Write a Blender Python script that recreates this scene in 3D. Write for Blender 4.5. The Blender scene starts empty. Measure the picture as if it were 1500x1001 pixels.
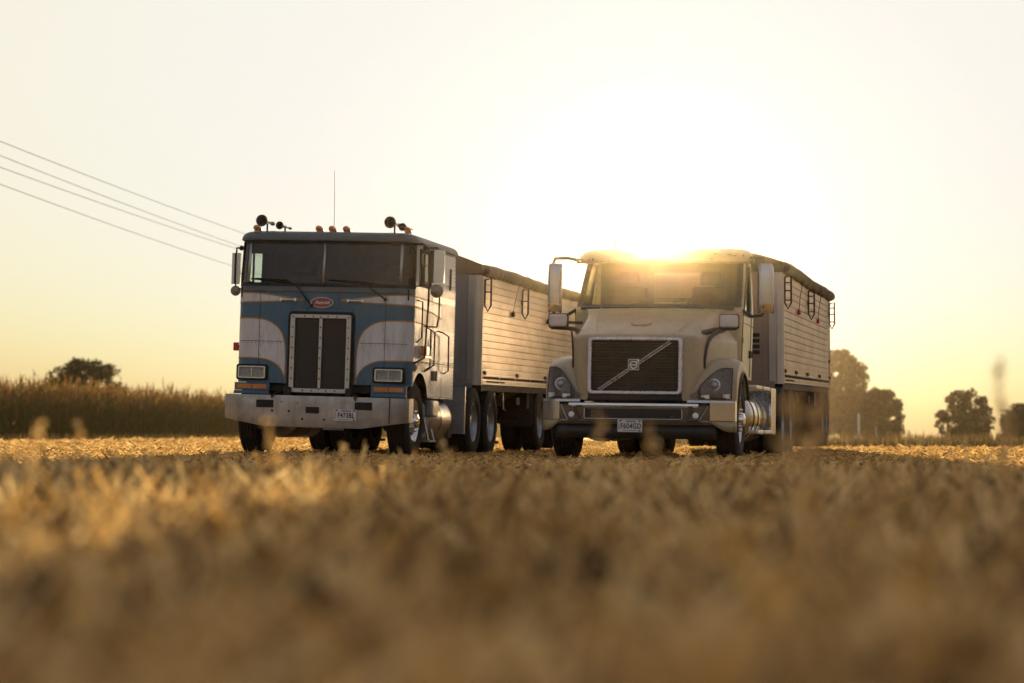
import bpy, bmesh, math, random
import numpy as np
from mathutils import Vector, Matrix
R = math.radians
scene = bpy.context.scene
COL = scene.collection
random.seed(7)
RNG = np.random.default_rng(11)

# ------------------------------------------------------------------ camera, sky, sun, exposure
CAM_H = 0.35
cam_d = bpy.data.cameras.new('camera')
cam = bpy.data.objects.new('camera', cam_d)
COL.objects.link(cam)
cam.location = (0, 0, CAM_H)
cam.rotation_euler = (R(90 + 2.143), 0, 0)
cam_d.lens = 85.0
cam_d.sensor_width = 36.0
cam_d.clip_start = 0.05
cam_d.clip_end = 12000
cam_d.dof.use_dof = True
cam_d.dof.focus_distance = 33.0
cam_d.dof.aperture_fstop = 1.8
scene.camera = cam

SUN_AZ, SUN_EL = R(3.45), R(4.72)      # azimuth measured from +Y towards +X
world = bpy.data.worlds.new('World')
scene.world = world
world.use_nodes = True
wn = world.node_tree.nodes
wl = world.node_tree.links
bg = wn['Background']
sky = wn.new('ShaderNodeTexSky')
sky.sky_type = 'NISHITA'
sky.sun_disc = False
sky.sun_elevation = SUN_EL
sky.sun_rotation = SUN_AZ
sky.air_density = 0.85
sky.dust_density = 5.0
sky.ozone_density = 1.0
# white balance, then a soft shoulder so that the glow round the sun rolls off to white instead of clipping
tint = wn.new('ShaderNodeVectorMath'); tint.operation = 'MULTIPLY'
SKY_K = (0.305, 0.268, 0.300)
tint.inputs[1].default_value = SKY_K
wl.new(sky.outputs[0], tint.inputs[0])
amb = wn.new('ShaderNodeVectorMath'); amb.operation = 'ADD'       # added even warm fill over the whole dome, lifts the shaded fronts
amb.inputs[1].default_value = (0.26, 0.222, 0.168)
wl.new(tint.outputs[0], amb.inputs[0])
sepc = wn.new('ShaderNodeSeparateXYZ'); comb = wn.new('ShaderNodeCombineXYZ')
wl.new(amb.outputs[0], sepc.inputs[0])
for ch in range(3):
    ng = wn.new('ShaderNodeMath'); ng.operation = 'MULTIPLY'; ng.inputs[1].default_value = -1.0
    ex = wn.new('ShaderNodeMath'); ex.operation = 'EXPONENT'
    sb = wn.new('ShaderNodeMath'); sb.operation = 'SUBTRACT'; sb.inputs[0].default_value = 1.0
    ml = wn.new('ShaderNodeMath'); ml.operation = 'MULTIPLY'; ml.inputs[1].default_value = (2.70, 2.63, 2.56)[ch]
    wl.new(sepc.outputs[ch], ng.inputs[0]); wl.new(ng.outputs[0], ex.inputs[0]); wl.new(ex.outputs[0], sb.inputs[1])
    wl.new(sb.outputs[0], ml.inputs[0]); wl.new(ml.outputs[0], comb.inputs[ch])
wl.new(comb.outputs[0], bg.inputs[0])
bg.inputs[1].default_value = 0.15

sun_d = bpy.data.lights.new('sun', 'SUN')
sun_d.energy = 2.8
sun_d.angle = R(0.55)
sun_d.color = (1.0, 0.74, 0.42)
sun = bpy.data.objects.new('sun', sun_d)
COL.objects.link(sun)
sd = Vector((math.sin(SUN_AZ) * math.cos(SUN_EL), math.cos(SUN_AZ) * math.cos(SUN_EL), math.sin(SUN_EL)))
sun.rotation_euler = (-sd).to_track_quat('-Z', 'Y').to_euler()
sun.location = (0, 0, 60)

scene.view_settings.view_transform = 'Standard'
scene.view_settings.look = 'None'
scene.view_settings.exposure = 1.20
scene.view_settings.gamma = 1.0
scene.cycles.use_denoising = True
scene.cycles.max_bounces = 8
scene.cycles.transparent_max_bounces = 24
scene.cycles.transmission_bounces = 6
scene.cycles.volume_bounces = 0
scene.cycles.sample_clamp_indirect = 6.0

# ------------------------------------------------------------------ materials
def mat_base(name):
    m = bpy.data.materials.new(name)
    m.use_nodes = True
    return m, m.node_tree.nodes, m.node_tree.links, m.node_tree.nodes['Principled BSDF']

def mat(name, col, rough=0.5, metal=0.0, coat=0.0, var=0.08, scale=6.0, bump=0.0, bscale=30.0, rvar=0.15, spec=0.5, dust=0.0):
    """procedural principled surface: two scales of noise vary colour and roughness, optional bump"""
    m, n, l, b = mat_base(name)
    tc = n.new('ShaderNodeTexCoord')
    no = n.new('ShaderNodeTexNoise')
    no.inputs['Scale'].default_value = scale
    no.inputs['Detail'].default_value = 6
    no.inputs['Roughness'].default_value = 0.65
    l.new(tc.outputs['Object'], no.inputs['Vector'])
    mr = n.new('ShaderNodeMapRange')
    mr.inputs[1].default_value = 0.3; mr.inputs[2].default_value = 0.7
    mr.inputs[3].default_value = 1 - var; mr.inputs[4].default_value = 1 + var
    l.new(no.outputs[0], mr.inputs[0])
    mx = n.new('ShaderNodeVectorMath'); mx.operation = 'SCALE'
    mx.inputs[0].default_value = col[:3]
    l.new(mr.outputs[0], mx.inputs['Scale'])
    l.new(mx.outputs[0], b.inputs['Base Color'])
    if dust:
        mp = n.new('ShaderNodeMapping'); mp.inputs['Scale'].default_value = (7, 7, 1.1)
        l.new(tc.outputs['Object'], mp.inputs[0])
        nd = n.new('ShaderNodeTexNoise'); nd.inputs['Scale'].default_value = 1.6; nd.inputs['Detail'].default_value = 9; nd.inputs['Roughness'].default_value = 0.7
        l.new(mp.outputs[0], nd.inputs['Vector'])
        md = n.new('ShaderNodeMapRange'); md.inputs[1].default_value = 0.45; md.inputs[2].default_value = 0.72; md.inputs[3].default_value = 0; md.inputs[4].default_value = dust
        l.new(nd.outputs[0], md.inputs[0])
        mc = n.new('ShaderNodeMix'); mc.data_type = 'RGBA'; mc.inputs[7].default_value = (0.20, 0.16, 0.11, 1)
        l.new(md.outputs[0], mc.inputs[0]); l.new(mx.outputs[0], mc.inputs[6]); l.new(mc.outputs[2], b.inputs['Base Color'])
    rr = n.new('ShaderNodeMapRange')
    rr.inputs[1].default_value = 0.3; rr.inputs[2].default_value = 0.7
    rr.inputs[3].default_value = max(0.02, rough * (1 - rvar)); rr.inputs[4].default_value = min(1, rough * (1 + rvar * 2))
    no2 = n.new('ShaderNodeTexNoise'); no2.inputs['Scale'].default_value = scale * 2.7; no2.inputs['Detail'].default_value = 4
    l.new(tc.outputs['Object'], no2.inputs['Vector'])
    l.new(no2.outputs[0], rr.inputs[0]); l.new(rr.outputs[0], b.inputs['Roughness'])
    b.inputs['Metallic'].default_value = metal
    b.inputs['Coat Weight'].default_value = coat
    b.inputs['Coat Roughness'].default_value = 0.08
    b.inputs['Specular IOR Level'].default_value = spec
    if bump:
        nb = n.new('ShaderNodeTexNoise'); nb.inputs['Scale'].default_value = bscale; nb.inputs['Detail'].default_value = 5
        l.new(tc.outputs['Object'], nb.inputs['Vector'])
        bp = n.new('ShaderNodeBump'); bp.inputs['Strength'].default_value = bump; bp.inputs['Distance'].default_value = 0.02
        l.new(nb.outputs[0], bp.inputs['Height']); l.new(bp.outputs[0], b.inputs['Normal'])
    return m

def glass_mat(name, tint, rough=0.02):
    m, n, l, b = mat_base(name)
    n.remove(b)
    out = n['Material Output']
    tr = n.new('ShaderNodeBsdfTransparent'); tr.inputs[0].default_value = (*tint, 1)
    gl = n.new('ShaderNodeBsdfGlossy'); gl.inputs['Roughness'].default_value = rough
    gl.inputs[0].default_value = (0.95, 0.95, 0.95, 1)
    lw = n.new('ShaderNodeLayerWeight'); lw.inputs[0].default_value = 0.5
    pw = n.new('ShaderNodeMath'); pw.operation = 'POWER'; pw.inputs[1].default_value = 5.0
    l.new(lw.outputs['Facing'], pw.inputs[0])
    fr = n.new('ShaderNodeMath'); fr.operation = 'MULTIPLY_ADD'; fr.inputs[1].default_value = 0.9; fr.inputs[2].default_value = 0.045
    l.new(pw.outputs[0], fr.inputs[0])
    mx = n.new('ShaderNodeMixShader')
    l.new(fr.outputs[0], mx.inputs[0]); l.new(tr.outputs[0], mx.inputs[1]); l.new(gl.outputs[0], mx.inputs[2])
    l.new(mx.outputs[0], out.inputs[0])
    return m

def leaf_mat(name, c1, c2, c3=None, transl=0.45, rough=0.6):
    """thin plant matter: colour from the per-piece attribute 'tint' mixed between c1..c2(..c3)"""
    m, n, l, b = mat_base(name)
    n.remove(b)
    out = n['Material Output']
    at = n.new('ShaderNodeAttribute'); at.attribute_name = 'tint'
    cr = n.new('ShaderNodeValToRGB')
    cr.color_ramp.elements[0].color = (*c1, 1)
    cr.color_ramp.elements[1].color = (*(c3 or c2), 1)
    if c3:
        e = cr.color_ramp.elements.new(0.5); e.color = (*c2, 1)
    l.new(at.outputs['Fac'], cr.inputs[0])
    df = n.new('ShaderNodeBsdfDiffuse'); tl = n.new('ShaderNodeBsdfTranslucent')
    gl = n.new('ShaderNodeBsdfGlossy'); gl.inputs['Roughness'].default_value = rough
    l.new(cr.outputs[0], df.inputs[0]); l.new(cr.outputs[0], tl.inputs[0])
    mx = n.new('ShaderNodeMixShader'); mx.inputs[0].default_value = transl
    l.new(df.outputs[0], mx.inputs[1]); l.new(tl.outputs[0], mx.inputs[2])
    m2 = n.new('ShaderNodeMixShader'); m2.inputs[0].default_value = 0.05
    l.new(mx.outputs[0], m2.inputs[1]); l.new(gl.outputs[0], m2.inputs[2])
    l.new(m2.outputs[0], out.inputs[0])
    return m

M = {}
M['blue'] = mat('blue_paint', (0.060, 0.150, 0.235), 0.40, coat=0.12, var=0.16, scale=3, spec=0.35, dust=0.35)
M['white'] = mat('white_paint', (0.66, 0.66, 0.69), 0.40, coat=0.2, spec=.3, var=0.07, scale=3, dust=0.4)
M['gold'] = mat('gold_pinstripe', (0.40, 0.22, 0.04), 0.5, coat=0.0, var=0.15)
M['roofgrey'] = mat('weathered_roof_paint', (0.12, 0.14, 0.155), 0.45, var=0.15, scale=4)
M['beige'] = mat('beige_paint', (0.38, 0.325, 0.21), 0.34, coat=0.15, spec=.35, var=0.05, scale=2, dust=0.3)
M['chrome'] = mat('chrome', (0.75, 0.75, 0.75), 0.08, metal=1, var=0.05, rvar=0.5)
M['bumper'] = mat('worn_steel_bumper', (0.44, 0.41, 0.385), 0.42, metal=0.8, dust=0.5, var=0.34, scale=2.2, bump=0.15, bscale=4)
M['alu'] = mat('aluminium', (0.50, 0.49, 0.48), 0.34, metal=0.9, var=0.08, scale=5)
M['rim'] = mat('dull_alloy_rim', (0.42, 0.45, 0.5), 0.38, metal=0.7, var=0.15, scale=8)
M['black'] = mat('black_plastic', (0.018, 0.018, 0.018), 0.5, var=0.2)
M['gasket'] = mat('rubber_gasket', (0.012, 0.012, 0.012), 0.7, var=0.2)
M['frame'] = mat('greasy_frame_steel', (0.022, 0.019, 0.016), 0.65, var=0.4, scale=9)
M['rubber'] = mat('tyre_rubber', (0.022, 0.020, 0.018), 0.8, var=0.35, scale=14, bump=0.2, bscale=60)
M['amber'] = mat('amber_lens', (0.65, 0.22, 0.03), 0.25, coat=0.5)
M['red'] = mat('red_lens', (0.5, 0.015, 0.01), 0.2, coat=0.5)
M['badge'] = mat('red_badge_enamel', (0.30, 0.015, 0.012), 0.3, coat=0.5)
M['seam'] = mat('dark_panel_seam', (0.02, 0.025, 0.03), 0.8)
M['interior'] = mat('dark_cab_interior', (0.022, 0.020, 0.017), 0.9, var=0.2)
M['seat'] = mat('grey_seat_cloth', (0.045, 0.04, 0.035), 0.9, var=0.2)
M['tarp'] = mat('brown_tarpaulin', (0.10, 0.078, 0.056), 0.65, var=0.25, scale=3, bump=0.5, bscale=9)
M['platewhite'] = mat('plate_white', (0.62, 0.62, 0.64), 0.45, var=0.04)
M['ink'] = mat('plate_ink', (0.02, 0.018, 0.02), 0.6)
M['galv'] = mat('painted_trailer_front', (0.24, 0.25, 0.27), 0.35, metal=0.25, coat=0.2, var=0.08, scale=3)
M['reflector'] = mat('lamp_reflector', (0.85, 0.86, 0.90), 0.2, metal=0.0, coat=0.6, bump=0.5, bscale=60)
M['mirror'] = mat('mirror_shell_steel', (0.6, 0.6, 0.6), 0.14, metal=1, var=0.05)
M['visor'] = mat('smoky_sun_visor', (0.05, 0.035, 0.02), 0.3, coat=0.1)
M['glass'] = glass_mat('window_glass', (0.74, 0.82, 0.76))
M['glassdark'] = glass_mat('tinted_glass', (0.42, 0.42, 0.34))
M['lampchrome'] = mat('sparkling_lamp_chrome', (0.85, 0.85, 0.9), 0.12, metal=0.9, bump=1.0, bscale=70)
M['pinkfront'] = mat('dusty_trailer_front', (0.30, 0.225, 0.19), 0.4, metal=0.25, var=0.12, scale=3)
M['satin'] = mat('satin_grille_frame', (0.55, 0.53, 0.60), 0.28, metal=0.9)
M['hornmetal'] = mat('dull_horn_metal', (0.26, 0.235, 0.20), 0.38, metal=0.8)
M['lens'] = glass_mat('lamp_lens', (0.8, 0.8, 0.8), 0.05)
M['wood'] = mat('grey_pole_wood', (0.22, 0.18, 0.14), 0.85, var=0.2, scale=5)
M['wire'] = mat('cable', (0.12, 0.10, 0.08), 0.6)
M['post'] = mat('white_post_paint', (0.6, 0.6, 0.6), 0.6)
M['bark'] = mat('tree_bark', (0.07, 0.05, 0.035), 0.9, var=0.3, bump=0.6)

def mesh_grille_mat(name, c_hi, c_lo, sx, sz):
    """woven grille screen: fine horizontal and vertical wires as bump and colour"""
    m, n, l, b = mat_base(name)
    tc = n.new('ShaderNodeTexCoord'); sp = n.new('ShaderNodeSeparateXYZ'); l.new(tc.outputs['Object'], sp.inputs[0])
    def wave(out, s):
        a = n.new('ShaderNodeMath'); a.operation = 'MULTIPLY'; a.inputs[1].default_value = s; l.new(out, a.inputs[0])
        c = n.new('ShaderNodeMath'); c.operation = 'SINE'; l.new(a.outputs[0], c.inputs[0]); return c
    a = wave(sp.outputs[0], sx); c = wave(sp.outputs[2], sz)
    mx = n.new('ShaderNodeMath'); mx.operation = 'MAXIMUM'; l.new(a.outputs[0], mx.inputs[0]); l.new(c.outputs[0], mx.inputs[1])
    cr = n.new('ShaderNodeMapRange'); cr.inputs[1].default_value = -0.2; cr.inputs[2].default_value = 1
    l.new(mx.outputs[0], cr.inputs[0])
    mc = n.new('ShaderNodeMix'); mc.data_type = 'RGBA'
    mc.inputs[6].default_value = (*c_lo, 1); mc.inputs[7].default_value = (*c_hi, 1)
    l.new(cr.outputs[0], mc.inputs[0]); l.new(mc.outputs[2], b.inputs['Base Color'])
    bp = n.new('ShaderNodeBump'); bp.inputs['Strength'].default_value = 0.4; bp.inputs['Distance'].default_value = 0.004
    l.new(mx.outputs[0], bp.inputs['Height']); l.new(bp.outputs[0], b.inputs['Normal'])
    b.inputs['Roughness'].default_value = 0.55
    b.inputs['Metallic'].default_value = 0.2
    return m
M['screen'] = mesh_grille_mat('bug_screen', (0.060, 0.050, 0.042), (0.022, 0.018, 0.015), 2 * math.pi / 0.02, 2 * math.pi / 0.016)
M['honey'] = mesh_grille_mat('honeycomb_grille', (0.045, 0.038, 0.03), (0.008, 0.007, 0.006), 2 * math.pi / 0.035, 2 * math.pi / 0.026)

def trailer_side_mat(nm, cA, cB):
    """bare aluminium planks with columns of small rivets"""
    m, n, l, b = mat_base(nm)
    tc = n.new('ShaderNodeTexCoord'); sp = n.new('ShaderNodeSeparateXYZ'); l.new(tc.outputs['Object'], sp.inputs[0])
    def mth(op, a, v=None):
        k = n.new('ShaderNodeMath'); k.operation = op
        if hasattr(a, 'links') or hasattr(a, 'is_linked'): l.new(a, k.inputs[0])
        else: k.inputs[0].default_value = a
        if v is not None:
            if hasattr(v, 'is_linked'): l.new(v, k.inputs[1])
            else: k.inputs[1].default_value = v
        return k.outputs[0]
    def cell(o, s):
        a = mth('MULTIPLY', o, 1 / s); f = mth('FRACT', a); c = mth('SUBTRACT', f, 0.5)
        return mth('MULTIPLY', c, s)
    dy = cell(sp.outputs[1], 0.12); dz = cell(sp.outputs[2], 0.0527)
    d2 = mth('ADD', mth('MULTIPLY', dy, dy), mth('MULTIPLY', dz, dz))
    d = mth('SQRT', d2)
    mr = n.new('ShaderNodeMapRange'); mr.inputs[1].default_value = 0.006; mr.inputs[2].default_value = 0.011
    mr.inputs[3].default_value = 1; mr.inputs[4].default_value = 0
    l.new(d, mr.inputs[0])
    no = n.new('ShaderNodeTexNoise'); no.inputs['Scale'].default_value = 2; no.inputs['Detail'].default_value = 9; no.inputs['Roughness'].default_value = 0.7
    mpp = n.new('ShaderNodeMapping'); mpp.inputs['Scale'].default_value = (1, .30, .9); l.new(tc.outputs['Object'], mpp.inputs[0])
    l.new(mpp.outputs[0], no.inputs['Vector'])
    cr = n.new('ShaderNodeValToRGB')
    cr.color_ramp.elements[0].position = 0.38; cr.color_ramp.elements[0].color = (*[k * .85 for k in cA], 1)
    cr.color_ramp.elements[1].position = 0.6; cr.color_ramp.elements[1].color = (*cB, 1)
    l.new(no.outputs[0], cr.inputs[0])
    mc = n.new('ShaderNodeMix'); mc.data_type = 'RGBA'
    mc.inputs[7].default_value = (0.10, 0.08, 0.07, 1)
    l.new(cr.outputs[0], mc.inputs[6])
    k = mth('MULTIPLY', mr.outputs[0], 0.5)
    l.new(k, mc.inputs[0]); l.new(mc.outputs[2], b.inputs['Base Color'])
    bp = n.new('ShaderNodeBump'); bp.inputs['Strength'].default_value = 0.15; bp.inputs['Distance'].default_value = 0.002
    l.new(mr.outputs[0], bp.inputs['Height']); l.new(bp.outputs[0], b.inputs['Normal'])
    nw = n.new('ShaderNodeTexNoise'); nw.inputs['Scale'].default_value = 1.1; nw.inputs['Detail'].default_value = 3
    l.new(tc.outputs['Object'], nw.inputs['Vector'])
    b2_ = n.new('ShaderNodeBump'); b2_.inputs['Strength'].default_value = 0.35; b2_.inputs['Distance'].default_value = 0.08
    l.new(nw.outputs[0], b2_.inputs['Height']); l.new(bp.outputs[0], b2_.inputs['Normal']); l.new(b2_.outputs[0], b.inputs['Normal'])
    b.inputs['Metallic'].default_value = 0.85
    b.inputs['Roughness'].default_value = 0.42
    return m
M['planks'] = trailer_side_mat('riveted_aluminium_planks', (0.36, 0.29, 0.22), (0.50, 0.42, 0.33))
M['pinkplanks'] = trailer_side_mat('dusty_riveted_planks', (0.34, 0.25, 0.20), (0.45, 0.35, 0.29))

# ------------------------------------------------------------------ mesh helpers
class MB:
    def __init__(s): s.v = []; s.f = []
    def add(s, vs, fs):
        o = len(s.v); s.v += [tuple(p) for p in vs]; s.f += [tuple(i + o for i in f) for f in fs]; return s
    def box(s, c, d, rot=None):
        x, y, z = [k / 2 for k in d]
        vs = [Vector((a * x, b * y, e * z)) for a in (-1, 1) for b in (-1, 1) for e in (-1, 1)]
        if rot is not None: vs = [rot @ p for p in vs]
        vs = [p + Vector(c) for p in vs]
        return s.add(vs, [(0, 1, 3, 2), (4, 6, 7, 5), (0, 4, 5, 1), (2, 3, 7, 6), (0, 2, 6, 4), (1, 5, 7, 3)])
    def b2(s, p0, p1):
        return s.box([(a + b) / 2 for a, b in zip(p0, p1)], [abs(b - a) for a, b in zip(p0, p1)])
    def tube(s, pts, r, seg=8, cap=True):
        pts = [Vector(p) for p in pts]; n = len(pts)
        rs = r if isinstance(r, (list, tuple)) else [r] * n
        vs = []; fs = []; prev = None
        for i, p in enumerate(pts):
            t = (pts[min(i + 1, n - 1)] - pts[max(i - 1, 0)]).normalized()
            if prev is None:
                a = Vector((0, 0, 1)) if abs(t.z) < 0.9 else Vector((1, 0, 0))
                u = t.cross(a).normalized()
            else:
                u = (prev - t * prev.dot(t)).normalized()
            prev = u; w = t.cross(u)
            for k in range(seg):
                an = 2 * math.pi * k / seg
                vs.append(p + (u * math.cos(an) + w * math.sin(an)) * rs[i])
        for i in range(n - 1):
            for k in range(seg):
                a = i * seg + k; b = i * seg + (k + 1) % seg
                fs.append((a, b, b + seg, a + seg))
        if cap:
            fs.append(tuple(range(seg))[::-1]); fs.append(tuple((n - 1) * seg + k for k in range(seg)))
        return s.add(vs, fs)
    def lathe(s, prof, o, axis, seg=32, rad=None):
        """prof: (distance along axis, radius) pairs"""
        ax = Vector(axis).normalized(); a = Vector((0, 0, 1)) if abs(ax.z) < 0.9 else Vector((0, 1, 0))
        u = ax.cross(a).normalized(); w = ax.cross(u); o = Vector(o); vs = []; fs = []
        for d, r in prof:
            for k in range(seg):
                an = 2 * math.pi * k / seg
                vs.append(o + ax * d + (u * math.cos(an) + w * math.sin(an)) * max(r, 1e-4))
        for i in range(len(prof) - 1):
            for k in range(seg):
                p = i * seg + k; q = i * seg + (k + 1) % seg
                fs.append((p, q, q + seg, p + seg))
        return s.add(vs, fs)
    def prism(s, poly, fn, d0, d1):
        """extrude a 2-D polygon; fn(a, b, d) -> 3-D point"""
        n = len(poly)
        vs = [fn(a, b, d0) for a, b in poly] + [fn(a, b, d1) for a, b in poly]
        fs = [tuple(range(n))[::-1], tuple(range(n, 2 * n))] + [(i, (i + 1) % n, n + (i + 1) % n, n + i) for i in range(n)]
        return s.add(vs, fs)
    def grid(s, P):
        """P: rows of points"""
        r = len(P); c = len(P[0]); vs = [p for row in P for p in row]
        return s.add(vs, [(i * c + j, i * c + j + 1, (i + 1) * c + j + 1, (i + 1) * c + j) for i in range(r - 1) for j in range(c - 1)])
    def ball(s, c, r, seg=8, rings=5, sc=(1, 1, 1)):
        vs = []; fs = []
        for i in range(rings + 1):
            t = math.pi * i / rings
            for k in range(seg):
                a = 2 * math.pi * k / seg
                vs.append((c[0] + r * sc[0] * math.sin(t) * math.cos(a), c[1] + r * sc[1] * math.sin(t) * math.sin(a), c[2] + r * sc[2] * math.cos(t)))
        for i in range(rings):
            for k in range(seg):
                a = i * seg + k; b = i * seg + (k + 1) % seg
                fs.append((a, b, b + seg, a + seg))
        return s.add(vs, fs)
    def build(s, name, m, parent=None, smooth=True, bevel=0.0, solid=0.0, label=None, angle=35, merge=True):
        me = bpy.data.meshes.new(name)
        me.from_pydata(s.v, [], s.f)
        bm = bmesh.new(); bm.from_mesh(me)
        if merge: bmesh.ops.remove_doubles(bm, verts=bm.verts, dist=1e-5)
        bmesh.ops.dissolve_degenerate(bm, dist=1e-6, edges=bm.edges)
        bmesh.ops.recalc_face_normals(bm, faces=bm.faces)
        if smooth:
            for e in bm.edges:
                if len(e.link_faces) == 2 and e.calc_face_angle(0) > R(angle): e.smooth = False
            for f in bm.faces: f.smooth = True
        bm.to_mesh(me); bm.free()
        me.materials.append(m)
        o = bpy.data.objects.new(name, me); COL.objects.link(o)
        if parent is not None: o.parent = parent
        if solid:
            md = o.modifiers.new('solid', 'SOLIDIFY'); md.thickness = abs(solid); md.offset = -1 if solid > 0 else 1
        if bevel:
            md = o.modifiers.new('bevel', 'BEVEL'); md.width = bevel; md.segments = 2; md.limit_method = 'ANGLE'; md.angle_limit = R(40)
            md.harden_normals = False
        if label: o['label'] = label
        return o

def empty(name, loc, rot=(0, 0, 0), label=None, cat=None, group=None, parent=None):
    o = bpy.data.objects.new(name, None); COL.objects.link(o)
    o.location = loc; o.rotation_euler = rot; o.empty_display_size = 0.3
    if parent is not None: o.parent = parent
    tag(o, label, cat, group)
    return o

def tag(o, label=None, cat=None, group=None, kind=None):
    if label: o['label'] = label
    if cat: o['category'] = cat
    if group: o['group'] = group
    if kind: o['kind'] = kind
    return o

def copy_part(o, parent, loc=None):
    c = o.copy(); COL.objects.link(c); c.parent = parent
    if loc is not None: c.location = loc
    for ch in [k for k in bpy.data.objects if k.parent == o]:
        copy_part(ch, c)
    return c

def text(name, s, size, loc, m, parent, rot=(R(90), 0, 0), shear=0.0, depth=0.001, sx=1.0, align='CENTER', spacing=1.0, bold=0.0):
    cu = bpy.data.curves.new(name, 'FONT'); cu.body = s; cu.size = size; cu.extrude = depth
    cu.align_x = align; cu.align_y = 'CENTER'; cu.shear = shear; cu.offset = bold; cu.space_character = spacing
    cu.materials.append(m)
    t = bpy.data.objects.new(name + '_curve', cu); COL.objects.link(t)
    bpy.context.view_layer.update()
    me = bpy.data.meshes.new_from_object(t.evaluated_get(bpy.context.evaluated_depsgraph_get()))
    bpy.data.objects.remove(t); bpy.data.curves.remove(cu)
    me.transform(Matrix.Diagonal((sx, 1, 1, 1)))
    o = bpy.data.objects.new(name, me); COL.objects.link(o)
    if not me.materials: me.materials.append(m)
    o.parent = parent; o.location = loc; o.rotation_euler = rot
    return o

def arc(c, r, a0, a1, n):
    return [(c[0] + r * math.cos(R(a0 + (a1 - a0) * i / n)), c[1] + r * math.sin(R(a0 + (a1 - a0) * i / n))) for i in range(n + 1)]

def rrect(x0, z0, x1, z1, r, n=5):
    return arc((x1 - r, z1 - r), r, 0, 90, n) + arc((x0 + r, z1 - r), r, 90, 180, n) + arc((x0 + r, z0 + r), r, 180, 270, n) + arc((x1 - r, z0 + r), r, 270, 360, n)

def ring_frame(mb, outer, inner, fn, d0, d1):
    """closed frame between two equal-length outlines, extruded d0..d1"""
    n = len(outer)
    vs = [fn(a, b, d0) for a, b in outer] + [fn(a, b, d0) for a, b in inner] + [fn(a, b, d1) for a, b in outer] + [fn(a, b, d1) for a, b in inner]
    fs = []
    for i in range(n):
        j = (i + 1) % n
        fs += [(i, j, n + j, n + i), (2 * n + i, 3 * n + i, 3 * n + j, 2 * n + j), (i, 2 * n + i, 2 * n + j, j), (n + i, n + j, 3 * n + j, 3 * n + i)]
    return mb.add(vs, fs)

def lerp(a, b, t): return a + (b - a) * t
def smooth01(t):
    t = max(0.0, min(1.0, t)); return t * t * (3 - 2 * t)
FY = lambda a, b, d: (a, d, b)          # polygon in x-z, depth in y
FX = lambda a, b, d: (d, a, b)          # polygon in y-z, depth in x
# ------------------------------------------------------------------ wheels
_wheel_cache = {}
def wheel(parent, x, y, side, kind, z=0.515):
    key = (kind, side)
    if key in _wheel_cache:
        return copy_part(_wheel_cache[key], parent, (x, y, z))
    ax = (side, 0, 0)
    tp = [(-.13, .285), (-.145, .33), (-.148, .40), (-.135, .47), (-.112, .505)]
    for g in (-.07, -.025, .025, .07):
        tp += [(g - .008, .513), (g - .005, .498), (g + .005, .498), (g + .008, .513)]
    tp += [(.112, .505), (.135, .47), (.148, .40), (.145, .33), (.13, .285)]
    t = MB().lathe(tp, (0, 0, 0), ax, 48)
    if kind != 'steer':
        t.lathe([(d - .33, r) for d, r in tp], (0, 0, 0), ax, 48)
    for k in range(60):                                   # tread shoulder blocks
        a = 2 * math.pi * k / 60
        rot = Matrix.Rotation(a, 3, 'X')
        for sx in ((-.10, .10) if kind == 'steer' else (-.10, .10, -.43, -.23)):
            t.box(rot @ Vector((sx * side, 0, .508)), (.03, .03, .014), rot)
    w = t.build('wheel', M['rubber'], parent)
    if kind == 'steer_steel':
        pass
    if kind == 'steer':
        rp = [(.135, .288), (.125, .296), (.105, .285), (.07, .27), (.055, .25), (.065, .20), (.06, .165), (.075, .15), (.075, .115), (.13, .105), (.175, .09), (.19, .05), (.19, 0)]
    else:
        rp = [(.135, .288), (.125, .296), (.10, .282), (-.02, .272), (-.085, .262), (-.10, .22), (-.095, .15), (-.08, .13), (.03, .115), (.075, .10), (.085, .05), (.085, 0)]
    rim = MB().lathe(rp, (0, 0, 0), ax, 40).build('rim', M['chrome'] if kind == 'steer' else M['rim'], w)
    nuts = MB(); hol = MB()
    for k in range(10):
        a = 2 * math.pi * k / 10
        d0, r0 = (.068, .135) if kind == 'steer' else (-.085, .148)
        c = Vector((side * d0, r0 * math.cos(a), r0 * math.sin(a)))
        nuts.lathe([(0, .017), (.035, .016), (.045, .010), (.066, .0)] if kind != 'steer' else [(0, .023), (.06, .021), (.085, .012), (.088, 0)], c, ax, 6)
        a += math.pi / 10
        d0, r0 = (.064, .21) if kind == 'steer' else (-.095, .20)
        c = Vector((side * (d0 + .003), r0 * math.cos(a), r0 * math.sin(a)))
        hol.lathe([(0, .028), (.002, .026), (.002, 0)], c, ax, 12)
    nuts.build('lug_nuts', M['chrome'], w)
    hol.build('rim_holes', M['black'], w)
    w.location = (x, y, z)
    _wheel_cache[key] = w
    return w

def number_plate(parent, x, y, z, s, tilt=0.0):
    p = MB(); p.prism(rrect(-.1525, -.076, .1525, .076, .014, 3), FY, 0, .003)
    o = p.build('number_plate', M['platewhite'], parent)
    o.location = (x, y, z); o.rotation_euler = (0, tilt, 0)
    o['label'] = 'white number plate reading %s' % s
    text('plate_number', s, .092, (.012, -.002, -.006), M['ink'], o, sx=.74, spacing=1.12, bold=.0016)
    text('plate_state', 'INDIANA', .026, (.012, -.002, .055), M['ink'], o, spacing=1.2, bold=.001)
    for k, ch in enumerate('FARM'):
        text('plate_word', ch, .026, (-.135, -.002, .035 - .024 * k), M['ink'], o)
    r = MB()
    for px, pz in ((-.115, .06), (.12, .06), (.12, -.06)):
        r.b2((px - .014, -.002, pz - .008), (px + .014, 0, pz + .008))
    r.b2((-.09, -.0018, -.062), (.08, 0, -.057))
    r.build('plate_stickers', M['ink'], o)
    return o

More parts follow.
